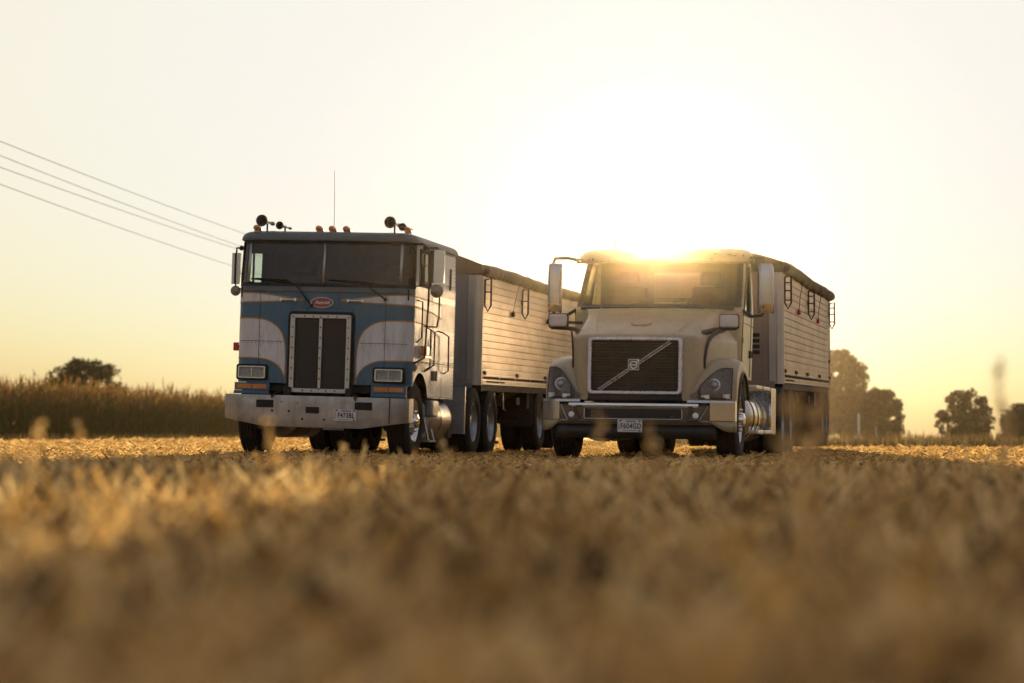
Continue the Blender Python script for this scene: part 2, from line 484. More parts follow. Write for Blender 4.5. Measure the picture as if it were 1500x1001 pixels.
# ------------------------------------------------------------------ grain trailers
def grain_trailer(name, loc, rot, L, label, cat, axles, hooks, peak, pexp, markers, straps):
    T = empty(name, loc, rot, label, cat, 'grain trailers coupled behind the two lorries')
    HW, Z0, Z1 = 1.22, 1.08, 2.66
    for s in (1, -1):
        # planked side, a groove between planks
        rows = [Z0, Z0 + .07, Z0 + .14, Z0 + .225] + [Z0 + .225 + .1055 * k for k in range(1, 13)] + [Z1 + .06]
        prof = []
        for a, b in zip(rows[:-1], rows[1:]):
            prof += [(HW - .016, a), (HW - .016, a + .008), (HW, a + .014), (HW + .001, (a + b) / 2), (HW, b - .002)]
        side = MB()
        side.grid([[(s * x, y, z) for x, z in prof] for y in (.10, L - .04)])
        side.build('side_panel', M['planks' if L > 10 else 'pinkplanks'], T, angle=20)
        post = MB()
        nseg = 24; pr = []
        for k in range(nseg + 1):            # fluted front corner
            a = math.pi / 2 * k / nseg
            fl = .010 * abs(math.sin(a * 6))
            pr.append((HW - .10 + (.105 + fl) * math.sin(a), .10 - (.105 + fl) * math.cos(a)))
        pr = [(HW - .20, -.008)] + pr + [(HW + .012, .14)]
        post.grid([[(s * x, y, z) for x, y in pr] for z in (Z0 - .02, Z1 + .05)])
        MB().b2((s * (HW + .0), L - .06, Z0), (s * (HW + .02), L, Z1 + .1)).build('rear_post', M['alu'], T)
        post.build('corner_post', M['alu'], T, angle=25)
    rail = MB()
    for s in (1, -1):
        for z in (Z0 + .225, Z0 + .145, Z0 + .06, Z0 + .005):
            rail.b2((s * (HW + .002), .14, z - .006), (s * (HW + .014), L - .06, z + .006))
        rail.b2((s * (HW - .02), .05, Z1 + .045), (s * (HW + .018), L, Z1 + .075))
    rail.build('side_rails', M['alu'], T)
    ribs = MB()
    for k in range(int((L - .5) / .075)):
        y = .25 + .075 * k
        if k % 17 == 16: continue
        ribs.b2((HW + .006, y, Z0 + .085), (HW + .016, y + .022, Z0 + .118))
        if 2 < k < 22: ribs.b2((HW + .006, y, Z0 + .03), (HW + .016, y + .03, Z0 + .05))
    ribs.build('rail_slots', M['frame'], T)
    fp = MB()
    fp.b2((-HW + .2, -.004, Z0 - .02), (HW - .2, .03, Z1 + .06))
    fp.b2((-HW + .12, -.012, Z0 - .08), (HW - .12, .02, Z0 + .02))
    fp.b2((-HW + .2, -.010, Z1 - .05), (HW - .2, -.0035, Z1 - .02))
    f = fp.build('front_panel', M['galv' if L > 10 else 'pinkfront'], T, bevel=.004)
    rv = MB()
    for s in (1, -1):
        for k in range(40):
            rv.ball((s * (HW - .215), -.006, Z0 + .05 + k * .04), .007, 6, 3)
            rv.ball((s * (HW - .30), -.006, Z0 + .05 + k * .04), .006, 6, 3)
    for k in range(44):
        rv.ball((-.9 + k * .042, -.008, Z1 - .075), .005, 6, 3)
    rv.build('rivets', M['frame'], f)
    lv = MB()
    if L < 10.1:                                                    # louvred plate on the pale trailer's nose
        for k in range(4):
            lv.b2((HW - .46, -.016, 1.50 + k * .085), (HW - .34, -.005, 1.555 + k * .085))
        lv.build('nose_vent', M['frame'], T)
    bk = MB(); bk.b2((-HW + .02, L - .05, Z0), (HW - .02, L - .02, Z1)); bk.build('rear_panel', M['alu'], T)
    # arched tarpaulin and its front cap
    def az(x): return Z1 + .17 + peak * (1 - min(1, abs(x) / HW) ** pexp)
    xs = [-HW - .01 + (2 * HW + .02) * k / 28 for k in range(29)]
    tp = MB()
    ys = [.03 + (L + .05) * k / 60 for k in range(61)]
    tp.grid([[(x, y, az(x) - .02 + .012 * math.sin(y * 2 * math.pi / 1.5) + .006 * math.sin(y * 9 + x * 4)) for x in xs] for y in ys])
    tp.grid([[(s_x, y, z) for z in (Z1 + .05, Z1 + .15)] for y in ys for s_x in (-HW - .01,)])
    tp.build('tarpaulin', M['tarp'], T, angle=60)
    cp = MB()
    poly = [(x, az(x) + .015) for x in xs] + [(HW + .01, Z1 + .07), (-HW - .01, Z1 + .07)]
    cp.prism(poly, FY, -.03, .05)
    cp.prism([(x, az(x) + .03) for x in xs] + [(x, az(x) + .012) for x in xs[::-1]], FY, -.045, .10)
    cp.b2((-HW - .015, -.05, Z1 + .06), (HW + .015, .06, Z1 + .13))
    cp.build('tarpaulin_front_cap', M['tarp'], T, bevel=.004)
    # rolled edge on the near side, twisted wrinkles
    rl = MB(); P = []
    ns = int(L * 26); seg = 18
    for i in range(ns + 1):
        y = .02 + (L + .12) * i / ns; row = []
        for k in range(seg + 1):
            a = 2 * math.pi * k / seg
            w = .5 + .5 * math.sin(a * 2 + y * 5.2 + 1.3 * math.sin(y * 1.7))
            r = .082 + .013 * w + .007 * math.sin(y * 21 + a * 3) + .004 * math.sin(y * 47 - a * 5)
            if i in (0, ns): r = .01
            row.append((HW + .015 + r * math.cos(a), y, Z1 + .115 + .012 * math.sin(y * .9) + r * math.sin(a)))
        P.append(row)
    rl.grid(P).build('tarpaulin_roll', M['tarp'], T, angle=80)
    for y in hooks:                                                 # long wire loops that catch the roll
        h = MB(); x0, x1 = HW + .02, HW + .115
        h.tube([(x0, y, 2.64), (x1 + .0, y, 2.66), (x1, y, 2.26), ((x0 + x1) / 2, y, 2.17), (x0, y, 2.26), (x0, y, 2.64)], .015, 6)
        for z in ((2.46,) if L > 10 else (2.44, 2.30, 2.56)): h.tube([(x0, y, z), (x1, y, z)], .010, 6)
        h.b2((x0 - .03, y - .02, 2.40), (x0 + .01, y + .02, 2.47))
        h.build('tarpaulin_hook', M['frame'], T)
    for y in straps:
        h = MB(); h.tube([(HW + .07, y, 2.70), (HW + .035, y - .12, 2.45), (HW + .03, y - .25, 2.24)], .006, 5)
        h.build('tie_strap', M['frame'], T)
        MB().lathe([(0, .004), (.01, .03), (.07, .026), (.10, .006)], (HW + .03, y - .25, 2.17), (0, 0, 1), 10).build('strap_knob', M['red'] if L < 10.1 else M['frame'], T)
    for y, z in markers:
        b = MB().b2((HW, y - .055, z - .032), (HW + .022, y + .055, z + .032)).build('marker_base', M['black'], T, bevel=.006)
        MB().b2((HW + .02, y - .042, z - .024), (HW + .045, y + .042, z + .024)).build('marker_light', M['amber'] if L >= 10.1 else M['red'], T, bevel=.008)
    fr = MB()
    for s in (1, -1):
        fr.b2((s * .42, .5, .90), (s * .54, L - .2, 1.07))
        fr.b2((s * (HW - .12), .2, .98), (s * (HW - .02), L - .1, Z0 - .005))
    for y in np.arange(.6, L, 1.2): fr.b2((-1.12, y, .97), (1.12, y + .08, 1.07))
    fr.b2((-.55, .4, .88), (.55, 1.7, .95))
    fr.b2((-1.1, L - .25, .62), (1.1, L - .15, .74)); fr.b2((-.9, L - .22, .7), (-.8, L - .16, 1.0)); fr.b2((.8, L - .22, .7), (.9, L - .16, 1.0))
    for y in axles:
        fr.tube([(-1.0, y, .515), (1.0, y, .515)], .065, 10)
        for s in (1, -1):
            fr.b2((s * .44, y - .45, .62), (s * .52, y + .45, .72)); fr.b2((s * .43, y - .08, .5), (s * .53, y + .08, .95))
    fr.build('trailer_frame', M['frame'], T)
    hp = MB()
    ya = axles[0] - .75
    spans = [(2.75, ya)] if ya - 2.75 < 3.4 else [(2.75, (2.75 + ya) / 2), ((2.75 + ya) / 2, ya)]
    for a, b in spans:
        c = (a + b) / 2
        top = [(-1.15, a, Z0), (1.15, a, Z0), (1.15, b, Z0), (-1.15, b, Z0)]
        bot = [(-.36, c - .4, .52), (.36, c - .4, .52), (.36, c + .4, .52), (-.36, c + .4, .52)]
        hp.add(top + bot, [(0, 1, 5, 4), (1, 2, 6, 5), (2, 3, 7, 6), (3, 0, 4, 7), (4, 5, 6, 7)])
        hp.b2((-.42, c - .46, .46), (.42, c + .46, .53))
        hp.tube([(.5, c, .50), (1.1, c, .50)], .02, 8)
        hp.b2((1.05, c - .14, .78), (1.12, c + .16, .90))
    hp.build('hopper_bottom', M['frame'], T, bevel=.006)
    for s in (1, -1):
        lg = MB()
        lg.b2((s * .86, 2.18, .46), (s * .99, 2.31, 1.05)); lg.b2((s * .885, 2.205, .20), (s * .965, 2.285, .48))
        lg.b2((s * .80, 2.12, .16), (s * 1.05, 2.37, .20))
        lg.tube([(s * .92, 2.25, .60), (s * .5, 2.7, 1.0)], .022, 8)
        g = lg.build('landing_leg', M['frame'], T, bevel=.004)
        if s > 0:
            MB().tube([(1.0, 2.25, .98), (1.12, 2.25, .96), (1.14, 2.25, .70), (1.18, 2.25, .69)], .012, 6).build('crank_handle', M['alu'], g)
            MB().b2((.985, 2.20, .70), (1.0, 2.25, 1.04)).build('leg_plate', M['alu'], g)
    for y in axles:
        for s in (1, -1): wheel(T, s * 1.075, y, s, 'drive')
    for s in (1, -1):
        mf = MB().b2((s * .72, axles[0] - .74, .42), (s * 1.2, axles[0] - .725, 1.02)).build('mud_flap', M['black'], T)
        MB().b2((s * .72, L - .13, .28), (s * 1.2, L - .115, .98)).build('mud_flap', M['black'], T)
    MB().b2((HW - .10, axles[0] - .78, .72), (HW - .06, axles[0] - .76, 1.05)).build('flap_bracket', M['alu'], T)
    return T

YAW_L, YAW_R = R(11.1), R(11.8)
def along(o, yaw, t): return (o[0] + math.sin(yaw) * t, o[1] + math.cos(yaw) * t)
LO, RO = (-2.63, 31.6), (1.466, 29.5)
xl, yl = along(LO, YAW_L, 4.82)
xr, yr = along(RO, YAW_R, 6.52)
grain_trailer('grain_trailer', (xl, yl, .015), (R(.37), .022, -YAW_L), 10.6,
              'long silver grain trailer with slatted riveted side behind the blue cab-over lorry', 'trailer',
              (5.1, 8.2), (.16, 3.15, 6.15, 9.1), .30, 1.7, [(.30, 1.245), (2.85, 1.245), (5.4, 1.245), (7.9, 1.245)], (2.6, 5.7))
grain_trailer('grain_trailer', (xr, yr, 0.0), (R(.62), 0.0, -YAW_R + R(.4)), 9.9,
              'short pinkish silver grain trailer behind the beige lorry, nearest the dark trees', 'trailer',
              (8.25, 9.3), (.16, 4.7, 9.75), .20, 2.5,
              [(.22, 1.25), (2.2, 1.25), (4.5, 1.25), (7.2, 1.25), (9.8, 1.25), (9.8, 1.56)], (2.9, 7.0))
# ------------------------------------------------------------------ blue and white cab-over lorry
def cabover():
    T = empty('cab_over_lorry', (LO[0], LO[1], .015), (0, .030, -YAW_L),
              'old blue and white flat-nosed lorry with tall square grille and roof horns', 'lorry')
    HWD, RC, YF, BOW, YE = 1.2, .24, .33, .03, 3.02
    A = HWD - RC; AR = RC * math.pi / 2
    ys0 = YF + BOW + RC                       # where the straight side begins
    UE = A + AR + (YE - ys0)
    def plan(u):
        s = abs(u); sg = 1 if u >= 0 else -1
        if s <= A:
            b = s / A; x, y, nx, ny = s, YF + BOW * b * b, 2 * BOW * b / A * .5, -1
        elif s <= A + AR:
            t = (s - A) / RC; x, y, nx, ny = A + RC * math.sin(t), YF + BOW + RC * (1 - math.cos(t)), math.sin(t), -math.cos(t)
        else:
            x, y, nx, ny = HWD, ys0 + (s - A - AR), 1, 0
        k = math.hypot(nx, ny)
        return sg * x, y, sg * nx / k, ny / k
    def S(u, z, off=0.0):
        x, y, nx, ny = plan(u)
        h = max(0, z - 2.25)
        y += h * .10 * smooth01((1.1 - y) / .7)
        x *= 1 - .018 * h
        return (x + nx * off, y + ny * off, z)
    def U(y): return A + AR + (y - ys0)       # side position -> u
    def zb(u):
        x, y, _, _ = plan(u)
        z = .97 if abs(u) < A + AR * .8 else (.97 if y < .98 else .83)
        d = (y - .98) / .50
        if abs(u) > A + AR * .3 and abs(d) < 1: z = max(z, .66 + .50 * math.sqrt(max(0, 1 - d * d)))
        return z
    def ribbon(mb, pts, w, off, th=.002):
        """strip of width w along (u,z) points, on the surface"""
        L = []
        for i, p in enumerate(pts):
            a = Vector(pts[max(i - 1, 0)]); b = Vector(pts[min(i + 1, len(pts) - 1)])
            t = (b - a).normalized(); n = Vector((-t.y, t.x)) * w / 2
            L.append([S(p[0] + n.x, p[1] + n.y, off + th), S(p[0] - n.x, p[1] - n.y, off + th)])
        return mb.grid(L)
    def sub(pts, step=.04):
        out = []
        for a, b in zip(pts[:-1], pts[1:]):
            n = max(1, int(math.dist(a, b) / step))
            out += [(lerp(a[0], b[0], k / n), lerp(a[1], b[1], k / n)) for k in range(n)]
        return out + [pts[-1]]
    def spline(P, n=10):
        out = []
        Q = [P[0]] + list(P) + [P[-1]]
        for i in range(1, len(Q) - 2):
            p0, p1, p2, p3 = [Vector(q) for q in Q[i - 1:i + 3]]
            for k in range(n):
                t = k / n
                v = .5 * ((2 * p1) + (-p0 + p2) * t + (2 * p0 - 5 * p1 + 4 * p2 - p3) * t * t + (-p0 + 3 * p1 - 3 * p2 + p3) * t ** 3)
                out.append((v.x, v.y))
        return out + [tuple(P[-1])]

    # --- shell: columns and rows with openings
    us = sorted(set([round(k, 4) for k in list(np.linspace(-A, A, 33)) + list(A + AR * np.linspace(0, 1, 9)) + list(-A - AR * np.linspace(0, 1, 9))
                     + [s * U(y) for y in list(np.arange(ys0, YE, .05)) + [.80, 1.50, YE] for s in (1, -1)] + [s * 1.30 for s in (1, -1)]]))
    zfr = [0, .25, .5, .75, 1.0]
    zs = list(np.linspace(1.32, 2.27, 9)) + [2.32, 2.45, 2.6, 2.80, 2.86, 2.885]
    def zrow(j, u):
        return lerp(zb(u), 1.32, zfr[j]) if j < 4 else zs[j - 4]
    NR = 4 + len(zs)
    def kind(u, z):
        y = plan(u)[1]
        if abs(u) < 1.30 and 2.27 < z < 2.86: return 'w'
        if abs(u) > A + AR and .80 < y < 1.50 and 2.32 < z < 2.80: return 's'
        return 'b'
    body = MB()
    for i in range(len(us) - 1):
        for j in range(NR - 1):
            u0, u1 = us[i], us[i + 1]
            uc = (u0 + u1) / 2; zc = (zrow(j, uc) + zrow(j + 1, uc)) / 2
            if kind(uc, zc) != 'b': continue
            if abs(uc) < .43 and zc < 1.9: continue                        # grille opening is closed by the grille
            body.add([S(u0, zrow(j, u0)), S(u1, zrow(j, u1)), S(u1, zrow(j + 1, u1)), S(u0, zrow(j + 1, u0))], [(0, 1, 2, 3)])
    # rear wall and floor
    body.b2((-HWD + .02, YE - .03, .83), (HWD - .02, YE, 2.95))
    b = body.build('cab_body', M['blue'], T, angle=30)
    # roof cap with drip edge and rounded shoulder
    rf = MB(); P = []
    uu = [u for u in us]
    for off, z in ((-.03, 2.872), (.03, 2.868), (.038, 2.882), (.030, 2.915), (.004, 2.955), (-.05, 2.983), (-.14, 2.998), (-.4, 3.01)):
        row = []
        for u in uu:
            x, y, nx, ny = plan(u); x0, y0, _ = S(u, 2.87)
            row.append((x0 + nx * off, max(y0 + ny * off, y0 + ny * off), z))
        P.append(row)
    rf.grid(P)
    n = len(P[-1])
    rf.add([(p[0] * .999, p[1], p[2]) for p in P[-1]] + [(0, YE, 3.015)], [(k, k + 1, n) for k in range(n - 1)])
    rf.build('roof', M['roofgrey'], T, angle=50)
    # --- glass
    def pane(name, u0, u1, z0, z1, m, par, nu=10):
        g = MB(); g.grid([[S(lerp(u0, u1, i / nu), z, -.018) for z in (z0, z1)] for i in range(nu + 1)])
        return g.build(name, m, par)
    ws = pane('windshield', -1.05, -.012, 2.255, 2.87, M['glass'], T)
    pane('windshield', .012, 1.05, 2.255, 2.87, M['glass'], T)
    pane('corner_window', -1.31, -1.05, 2.255, 2.87, M['glass'], T, 8)
    pane('corner_window', 1.05, 1.31, 2.255, 2.87, M['glass'], T, 8)
    # rubber seal round the whole windshield with rounded corners
    def seal(name, u0, u1, z0, z1, r, w, off, m, par, th=.012, step=.05):
        def outline(e, rr):
            pts = []
            for cx, cz, a0 in ((u1 + e - rr, z1 + e - rr, 0), (u0 - e + rr, z1 + e - rr, 90), (u0 - e + rr, z0 - e + rr, 180), (u1 + e - rr, z0 - e + rr, 270)):
                pts.append([(cx + rr * math.cos(R(a0 + 90 * k / 6)), cz + rr * math.sin(R(a0 + 90 * k / 6))) for k in range(7)])
            full = []
            for q in range(4):
                full += pts[q]
                a, c = pts[q][-1], pts[(q + 1) % 4][0]
                nseg = max(1, int(max(abs(u1 - u0), .01) / step)) if q % 2 == 0 else 6
                full += [(lerp(a[0], c[0], k / nseg), lerp(a[1], c[1], k / nseg)) for k in range(1, nseg)]
            return full
        f = MB(); ring_frame(f, outline(w * .35, .02), outline(-w * .65, r), lambda a, b_, d: S(a, b_, d), off, off + th)
        return f.build(name, m, par, angle=50)
    seal('windshield_seal', -1.30, 1.30, 2.27, 2.86, .10, .045, -.012, M['gasket'], T, .02)
    bars = MB()
    for u in (-1.05, 1.05): ribbon(bars, [(u, 2.29), (u, 2.84)], .035, .0)
    ribbon(bars, [(0, 2.29), (0, 2.84)], .03, .0)
    bars.build('windshield_strips', M['alu'], T, solid=.012)
    for s in (1, -1):
        pane('door_window', s * U(.80), s * U(1.50), 2.32, 2.80, M['glass'], T, 3)
        a, c = sorted((s * U(.80), s * U(1.50)))
        seal('door_window_seal', a, c, 2.32, 2.80, .05, .04, -.005, M['gasket'], T, .012)
        vb = MB(); vb.b2((s * (HWD - .02), 1.06, 2.32), (s * (HWD + .004), 1.085, 2.80)); vb.build('vent_window_bar', M['gasket'], T)
    # --- paint scheme (thin paint films laid on the panels)
    # crescent panels, mirrored
    top = spline([(.483, 1.30), (.492, 1.45), (.515, 1.56), (.56, 1.66), (.64, 1.74), (.76, 1.80), (.90, 1.822), (1.12, 1.825)], 8) + [(1.25, 1.825), (1.337, 1.825), (U(1.6), 1.80)]
    bot = spline([(.483, .985), (.492, 1.04), (.515, 1.10), (.56, 1.17), (.64, 1.235), (.76, 1.28), (.90, 1.293), (1.12, 1.295)], 8) + [(1.25, 1.295), (1.337, 1.295), (U(1.6), 1.30)]
    def curve_at(P, u):
        for p, q in zip(P[:-1], P[1:]):
            if p[0] <= u <= q[0]: return lerp(p[1], q[1], (u - p[0]) / max(1e-6, q[0] - p[0]))
        return P[-1][1]
    stripe_top = spline([(.25, 2.083), (.50, 2.108), (.75, 2.143), (.95, 2.160), (1.12, 2.165)], 6) + [(1.25, 2.163), (1.337, 2.160), (U(1.6), 2.14), (U(2.2), 2.12)]
    stripe_bot = spline([(.25, 2.077), (.50, 2.060), (.75, 2.047), (.95, 2.040), (1.12, 2.035)], 6) + [(1.25, 2.03), (1.337, 2.03), (U(1.6), 1.99), (U(2.2), 1.93)]
    pw = MB(); pg = MB(); pb = MB()
    ulist = sorted(set([.484, .488, .495, .505, .52, .54, .57] + list(np.arange(.60, 1.34, .03)) + list(np.arange(1.337, U(1.6), .06)) + [U(1.6)]))
    for s in (1, -1):
        rows = []
        for u in ulist:
            zt = curve_at(top, u); zl = curve_at(bot, u)
            rows.append([S(s * u, lerp(zl, zt, k / 4), .0015) for k in range(5)])
        pw.grid(rows)
        ul2 = list(np.arange(.25, 1.34, .03)) + list(np.arange(1.337, U(2.2), .08))
        pw.grid([[S(s * u, curve_at(stripe_bot, u), .0015), S(s * u, curve_at(stripe_top, u), .0015)] for u in ul2])
        for P in (top, bot, stripe_top, stripe_bot):
            ribbon(pg, [(s * u, z) for u, z in sub(P)], .017, .0025)
        ribbon(pg, [(s * .484, 1.0), (s * .483, 1.31)], .016, .0025)
    # sleeper side carries the pale rear field of the scheme
    for s in (1, -1):
        pw.grid([[S(s * u, z, .0013) for z in (1.35, 1.78)] for u in (U(1.62), U(YE - .01))])
        pw.grid([[S(s * u, z, .0013) for z in (2.15, 2.84)] for u in (U(1.62), U(YE - .01))])
        pw.grid([[S(s * u, z, .0013) for z in (.86, 1.27)] for u in (U(1.55), U(2.2), U(YE - .01))])
    pw.build('white_stripe', M['white'], b, angle=40)
    pg.build('gold_pinstripe', M['gold'], b, angle=40)
    # grey strip below the windshield
    gs = MB(); gs.grid([[S(u, z, .003) for z in (2.185, 2.235)] for u in np.linspace(-1.3, 1.3, 60)])
    gs.build('cowl_strip', M['roofgrey'], b)
    # seams and rivets
    sm = MB()
    for s in (1, -1):
        ribbon(sm, [(s * .86, .99), (s * .86, 2.18)], .006, .003)
        ribbon(sm, sub([(s * .52, 1.52), (s * 1.17, 1.52)]), .006, .003)
        ribbon(sm, sub([(s * .23, 2.0), (s * .23, 2.18)]), .006, .003)
        y0, y1 = .66, 1.60
        ribbon(sm, sub([(s * U(y0), 1.10), (s * U(y0), 2.86)]), .008, .003)
        ribbon(sm, sub([(s * U(y1), .86), (s * U(y1), 2.86)]), .010, .003)
        ribbon(sm, sub([(s * U(y0), 2.86), (s * U(y1), 2.86)]), .008, .003)
        ribbon(sm, [(s * U(2.25), .84), (s * U(2.25), 1.12)], .02, .003)
    ribbon(sm, sub([(-1.3, 2.183), (1.3, 2.183)]), .007, .004)
    ribbon(sm, sub([(-.3, 1.975), (.3, 1.975)]), .004, .003)
    sm.build('panel_seams', M['seam'], b)
    rv = MB()
    def rivet(u, z, r=.008): rv.ball(S(u, z, .003), r, 6, 3)
    for s in (1, -1):
        for z in np.arange(1.03, 1.85, .075): rivet(s * .455, z)
        for u in np.arange(.56, 1.15, .058): rivet(s * u, 1.495, .006)
        for u in np.arange(.52, 1.18, .09): rivet(s * u, 1.005, .007)
        for u in np.arange(.56, 1.2, .12): rivet(s * u, 1.21, .007)
        for z in np.arange(1.1, 2.1, .12): rivet(s * .84, z, .0055)
        for z in np.arange(.9, 2.85, .055): rivet(s * U(2.96), z, .007)
        for z in np.arange(.9, 2.85, .055): rivet(s * U(1.68), z, .005)
        for y in np.arange(1.0, 2.9, .05): rivet(s * U(y), 1.31, .005)
    for u in np.arange(-1.25, 1.26, .045): rivet(u, 2.17, .0055)
    for u in (-.42, -.2, .2, .42): rivet(u, 1.955, .010)
    rv.build('rivets', M['seam'], b)
    # --- tall grille
    g = empty('grille', (0, 0, 0), parent=T)
    fr = MB()
    yg = YF - .05
    ring_frame(fr, rrect(-.415, .85, .415, 1.885, .03), rrect(-.350, .905, .350, 1.835, .012), FY, yg, yg + .05)
    fr.b2((-.022, yg + .003, .905), (.022, yg + .045, 1.835))
    fr.build('grille_frame', M['alu'], g, bevel=.005)
    MB().b2((-.36, yg + .035, .90), (.36, yg + .06, 1.84)).build('grille_screen', M['screen'], g)
    sr = MB(); ring_frame(sr, rrect(-.455, .83, .455, 1.925, .06), rrect(-.40, .86, .40, 1.87, .02), FY, YF - .012, YF + .10)
    sr.build('grille_surround', M['gasket'], g, bevel=.006)
    bl = MB()
    for z in np.linspace(.90, 1.85, 8):
        for x in (-.383, .383, 0): bl.ball((x, yg - .002, z), .011, 6, 4)
    for x in (-.22, -.1, .1, .22):
        for z in (.877, 1.86): bl.ball((x, yg - .002, z), .011, 6, 4)
    bl.build('grille_bolts', M['frame'], g)
    # --- badge
    bd = MB(); el = lambda a, c, n=36: [(a * math.cos(2 * math.pi * k / n), c * math.sin(2 * math.pi * k / n)) for k in range(n)]
    bz = 2.045
    bd.prism([(x, z + bz) for x, z in el(.145, .062)], FY, YF - .016, YF)
    badge = bd.build('badge', M['badge'], T, label='red oval badge with silver script')
    be = MB(); ring_frame(be, [(x, z + bz) for x, z in el(.156, .071)], [(x, z + bz) for x, z in el(.143, .060)], FY, YF - .022, YF - .002)
    be.build('badge_rim', M['alu'], badge)
    text('badge_script', 'Peterbilt', .062, (0, YF - .019, bz - .002), M['platewhite'], badge, shear=.45, sx=1.02, spacing=.92, depth=.002, bold=.0012)
    # --- short chrome tie handles
    for s in (1, -1):
        h = MB(); x0, x1 = .36, .56
        h.tube([(s * x0, YF - .035, 2.075), (s * x1, YF - .03, 2.075)], .013, 8)
        for x in (x0, x1): h.b2((s * (x - .014), YF - .045, 2.055), (s * (x + .014), YF + .03, 2.095))
        h.build('grab_handle', M['chrome'], T)
    # --- headlights with bezel, two lamps each
    for s in (1, -1):
        c = s * .935
        H = empty('headlight', (0, 0, 0), parent=T)
        yb = YF + .02
        MB().prism(rrect(c - .22, 1.0, c + .22, 1.21, .03), FY, yb - .02, yb + .03).build('headlight_recess', M['gasket'], H, bevel=.004)
        f = MB(); ring_frame(f, rrect(c - .188, 1.022, c + .188, 1.185, .022), rrect(c - .168, 1.040, c + .168, 1.167, .010), FY, yb - .052, yb - .020)
        f.b2((c - .006, yb - .050, 1.04), (c + .006, yb - .022, 1.167)); f.build('headlight_bezel', M['chrome'], H, bevel=.003)
        for q in (-1, 1):
            MB().grid([[(c + q * .086 + .078 * a, yb - .022 - .012 * min(1, (a * a + e * e) * .62), 1.103 + .06 * e) for e in np.linspace(-1, 1, 9)] for a in np.linspace(-1, 1, 11)]).ball((c + q * .086, yb - .022, 1.10), .02, 10, 6, (1.2, .8, .8)).build('headlight_reflector', M['lampchrome'], H)
            MB().b2((c + q * .086 - .079, yb - .047, 1.042), (c + q * .086 + .079, yb - .044, 1.165)).build('headlight_lens', M['lens'], H)
        sg = MB(); sg.b2((c - .20, YF - .0, .885), (c - .005, YF + .03, .945)); sg.b2((c + .005, YF, .885), (c + .20, YF + .03, .945))
        sg.build('turn_signal', M['amber'], T, bevel=.006)
        tr = MB(); tr.b2((c - .24, YF + .005, .865), (c + .24, YF + .05, .967)); tr.b2((c - .24, YF - .02, .815), (c + .24, YF + .04, .862))
        tr.build('light_shelf', M['blue'], T, bevel=.006)
    # --- bumper
    bp = MB()
    def bpl(x):
        a = abs(x)
        if a <= 1.03: return .03 * (a / 1.03) ** 2
        return .03 + (a - 1.03) * .75
    def bzl(x):
        a = abs(x)
        return .395 if a <= .65 else lerp(.395, .490, (a - .65) / .60)
    xs = sorted(set([round(k, 3) for k in list(np.linspace(-1.25, 1.25, 41)) + [-1.03, 1.03, -.65, .65]]))
    bp.grid([[(x, bpl(x) + (.012 if z in (0, 5) else 0), lerp(bzl(x), .805, z / 5)) for z in range(6)] for x in xs])
    bp.grid([[(x, bpl(x) + d, .805) for d in (.012, .10)] for x in xs])
    bp.grid([[(x, bpl(x) + d, bzl(x)) for d in (.012, .06)] for x in xs])
    for s in (1, -1): bp.grid([[(s * 1.25, y, lerp(.49, .805, z / 3)) for z in range(4)] for y in (.207, .30, .45)])
    bump = bp.build('bumper', M['bumper'], T, angle=25)
    sl = MB()
    for x0, x1, z0, z1 in ((-.765, -.53, .64, .74), (.57, .80, .64, .74), (-.085, .095, .58, .662)):
        sl.prism(rrect(x0, z0, x1, z1, .006, 2), FY, bpl((x0 + x1) / 2) - .006, bpl((x0 + x1) / 2) + .02)
    sl.build('bumper_slot', M['gasket'], bump)
    bo = MB()
    for x, z in ((-.545, .60), (-.315, .60), (-.13, .50), (.165, .50), (-.54, .79), (.58, .765), (-.42, .72), (-.2, .71)):
        bo.ball((x, bpl(x) - .004, z), .016 if z < .7 else .010, 8, 4, (1, .5, 1))
    bo.build('bumper_bolts', M['frame'], bump)
    cr = MB(); cr.b2((1.025, bpl(1.03) - .006, .47), (1.037, bpl(1.03) + .01, .80)); cr.build('bumper_seam', M['frame'], bump)
    for x in (-.55, .57):
        h = MB(); h.tube([(x - .03, .02, .83), (x, -.02, .77), (x + .03, .02, .83)], .010, 6); h.build('tow_eye', M['frame'], bump)
    number_plate(T, .45, -.012, .567, 'F473BL', .012)
    # --- wipers
    for pts in (((-.14, 2.00), (-.36, 2.27), (-.50, 2.34)), ((.86, 2.10), (.62, 2.27), (.58, 2.33))):
        w = MB(); P3 = [S(p[0], p[1], .03) for p in pts]
        w.tube(P3, [.012, .010, .008], 6)
        e = pts[-1]; w.tube([S(e[0] - .50, 2.345, .012), S(e[0] + .10, 2.30, .014)], .010, 5)
        w.tube([S(e[0] - .44, 2.352, .022), S(e[0], e[1] - .0, .035), S(e[0] + .04, 2.31, .02)], .008, 5)
        w.ball(P3[0], .025, 8, 5); w.build('wiper', M['gasket'], T)
    # --- cab roof lights, horns, antenna
    def roof_z(x): return 2.985
    for x in (-.99, -.13, .05, .245, 1.08):
        o = MB(); yy = YF + .20
        o.lathe([(-.10, .0), (-.095, .022), (-.06, .038), (0, .045), (.09, .040), (.15, .026), (.17, 0)], (x, yy, 3.035), (0, 1, -.08), 16)
        L_ = o.build('roof_marker_light', M['amber'], T)
        MB().b2((x - .03, yy - .05, 2.965), (x + .03, yy + .10, 3.0)).build('marker_foot', M['alu'], L_, bevel=.004)
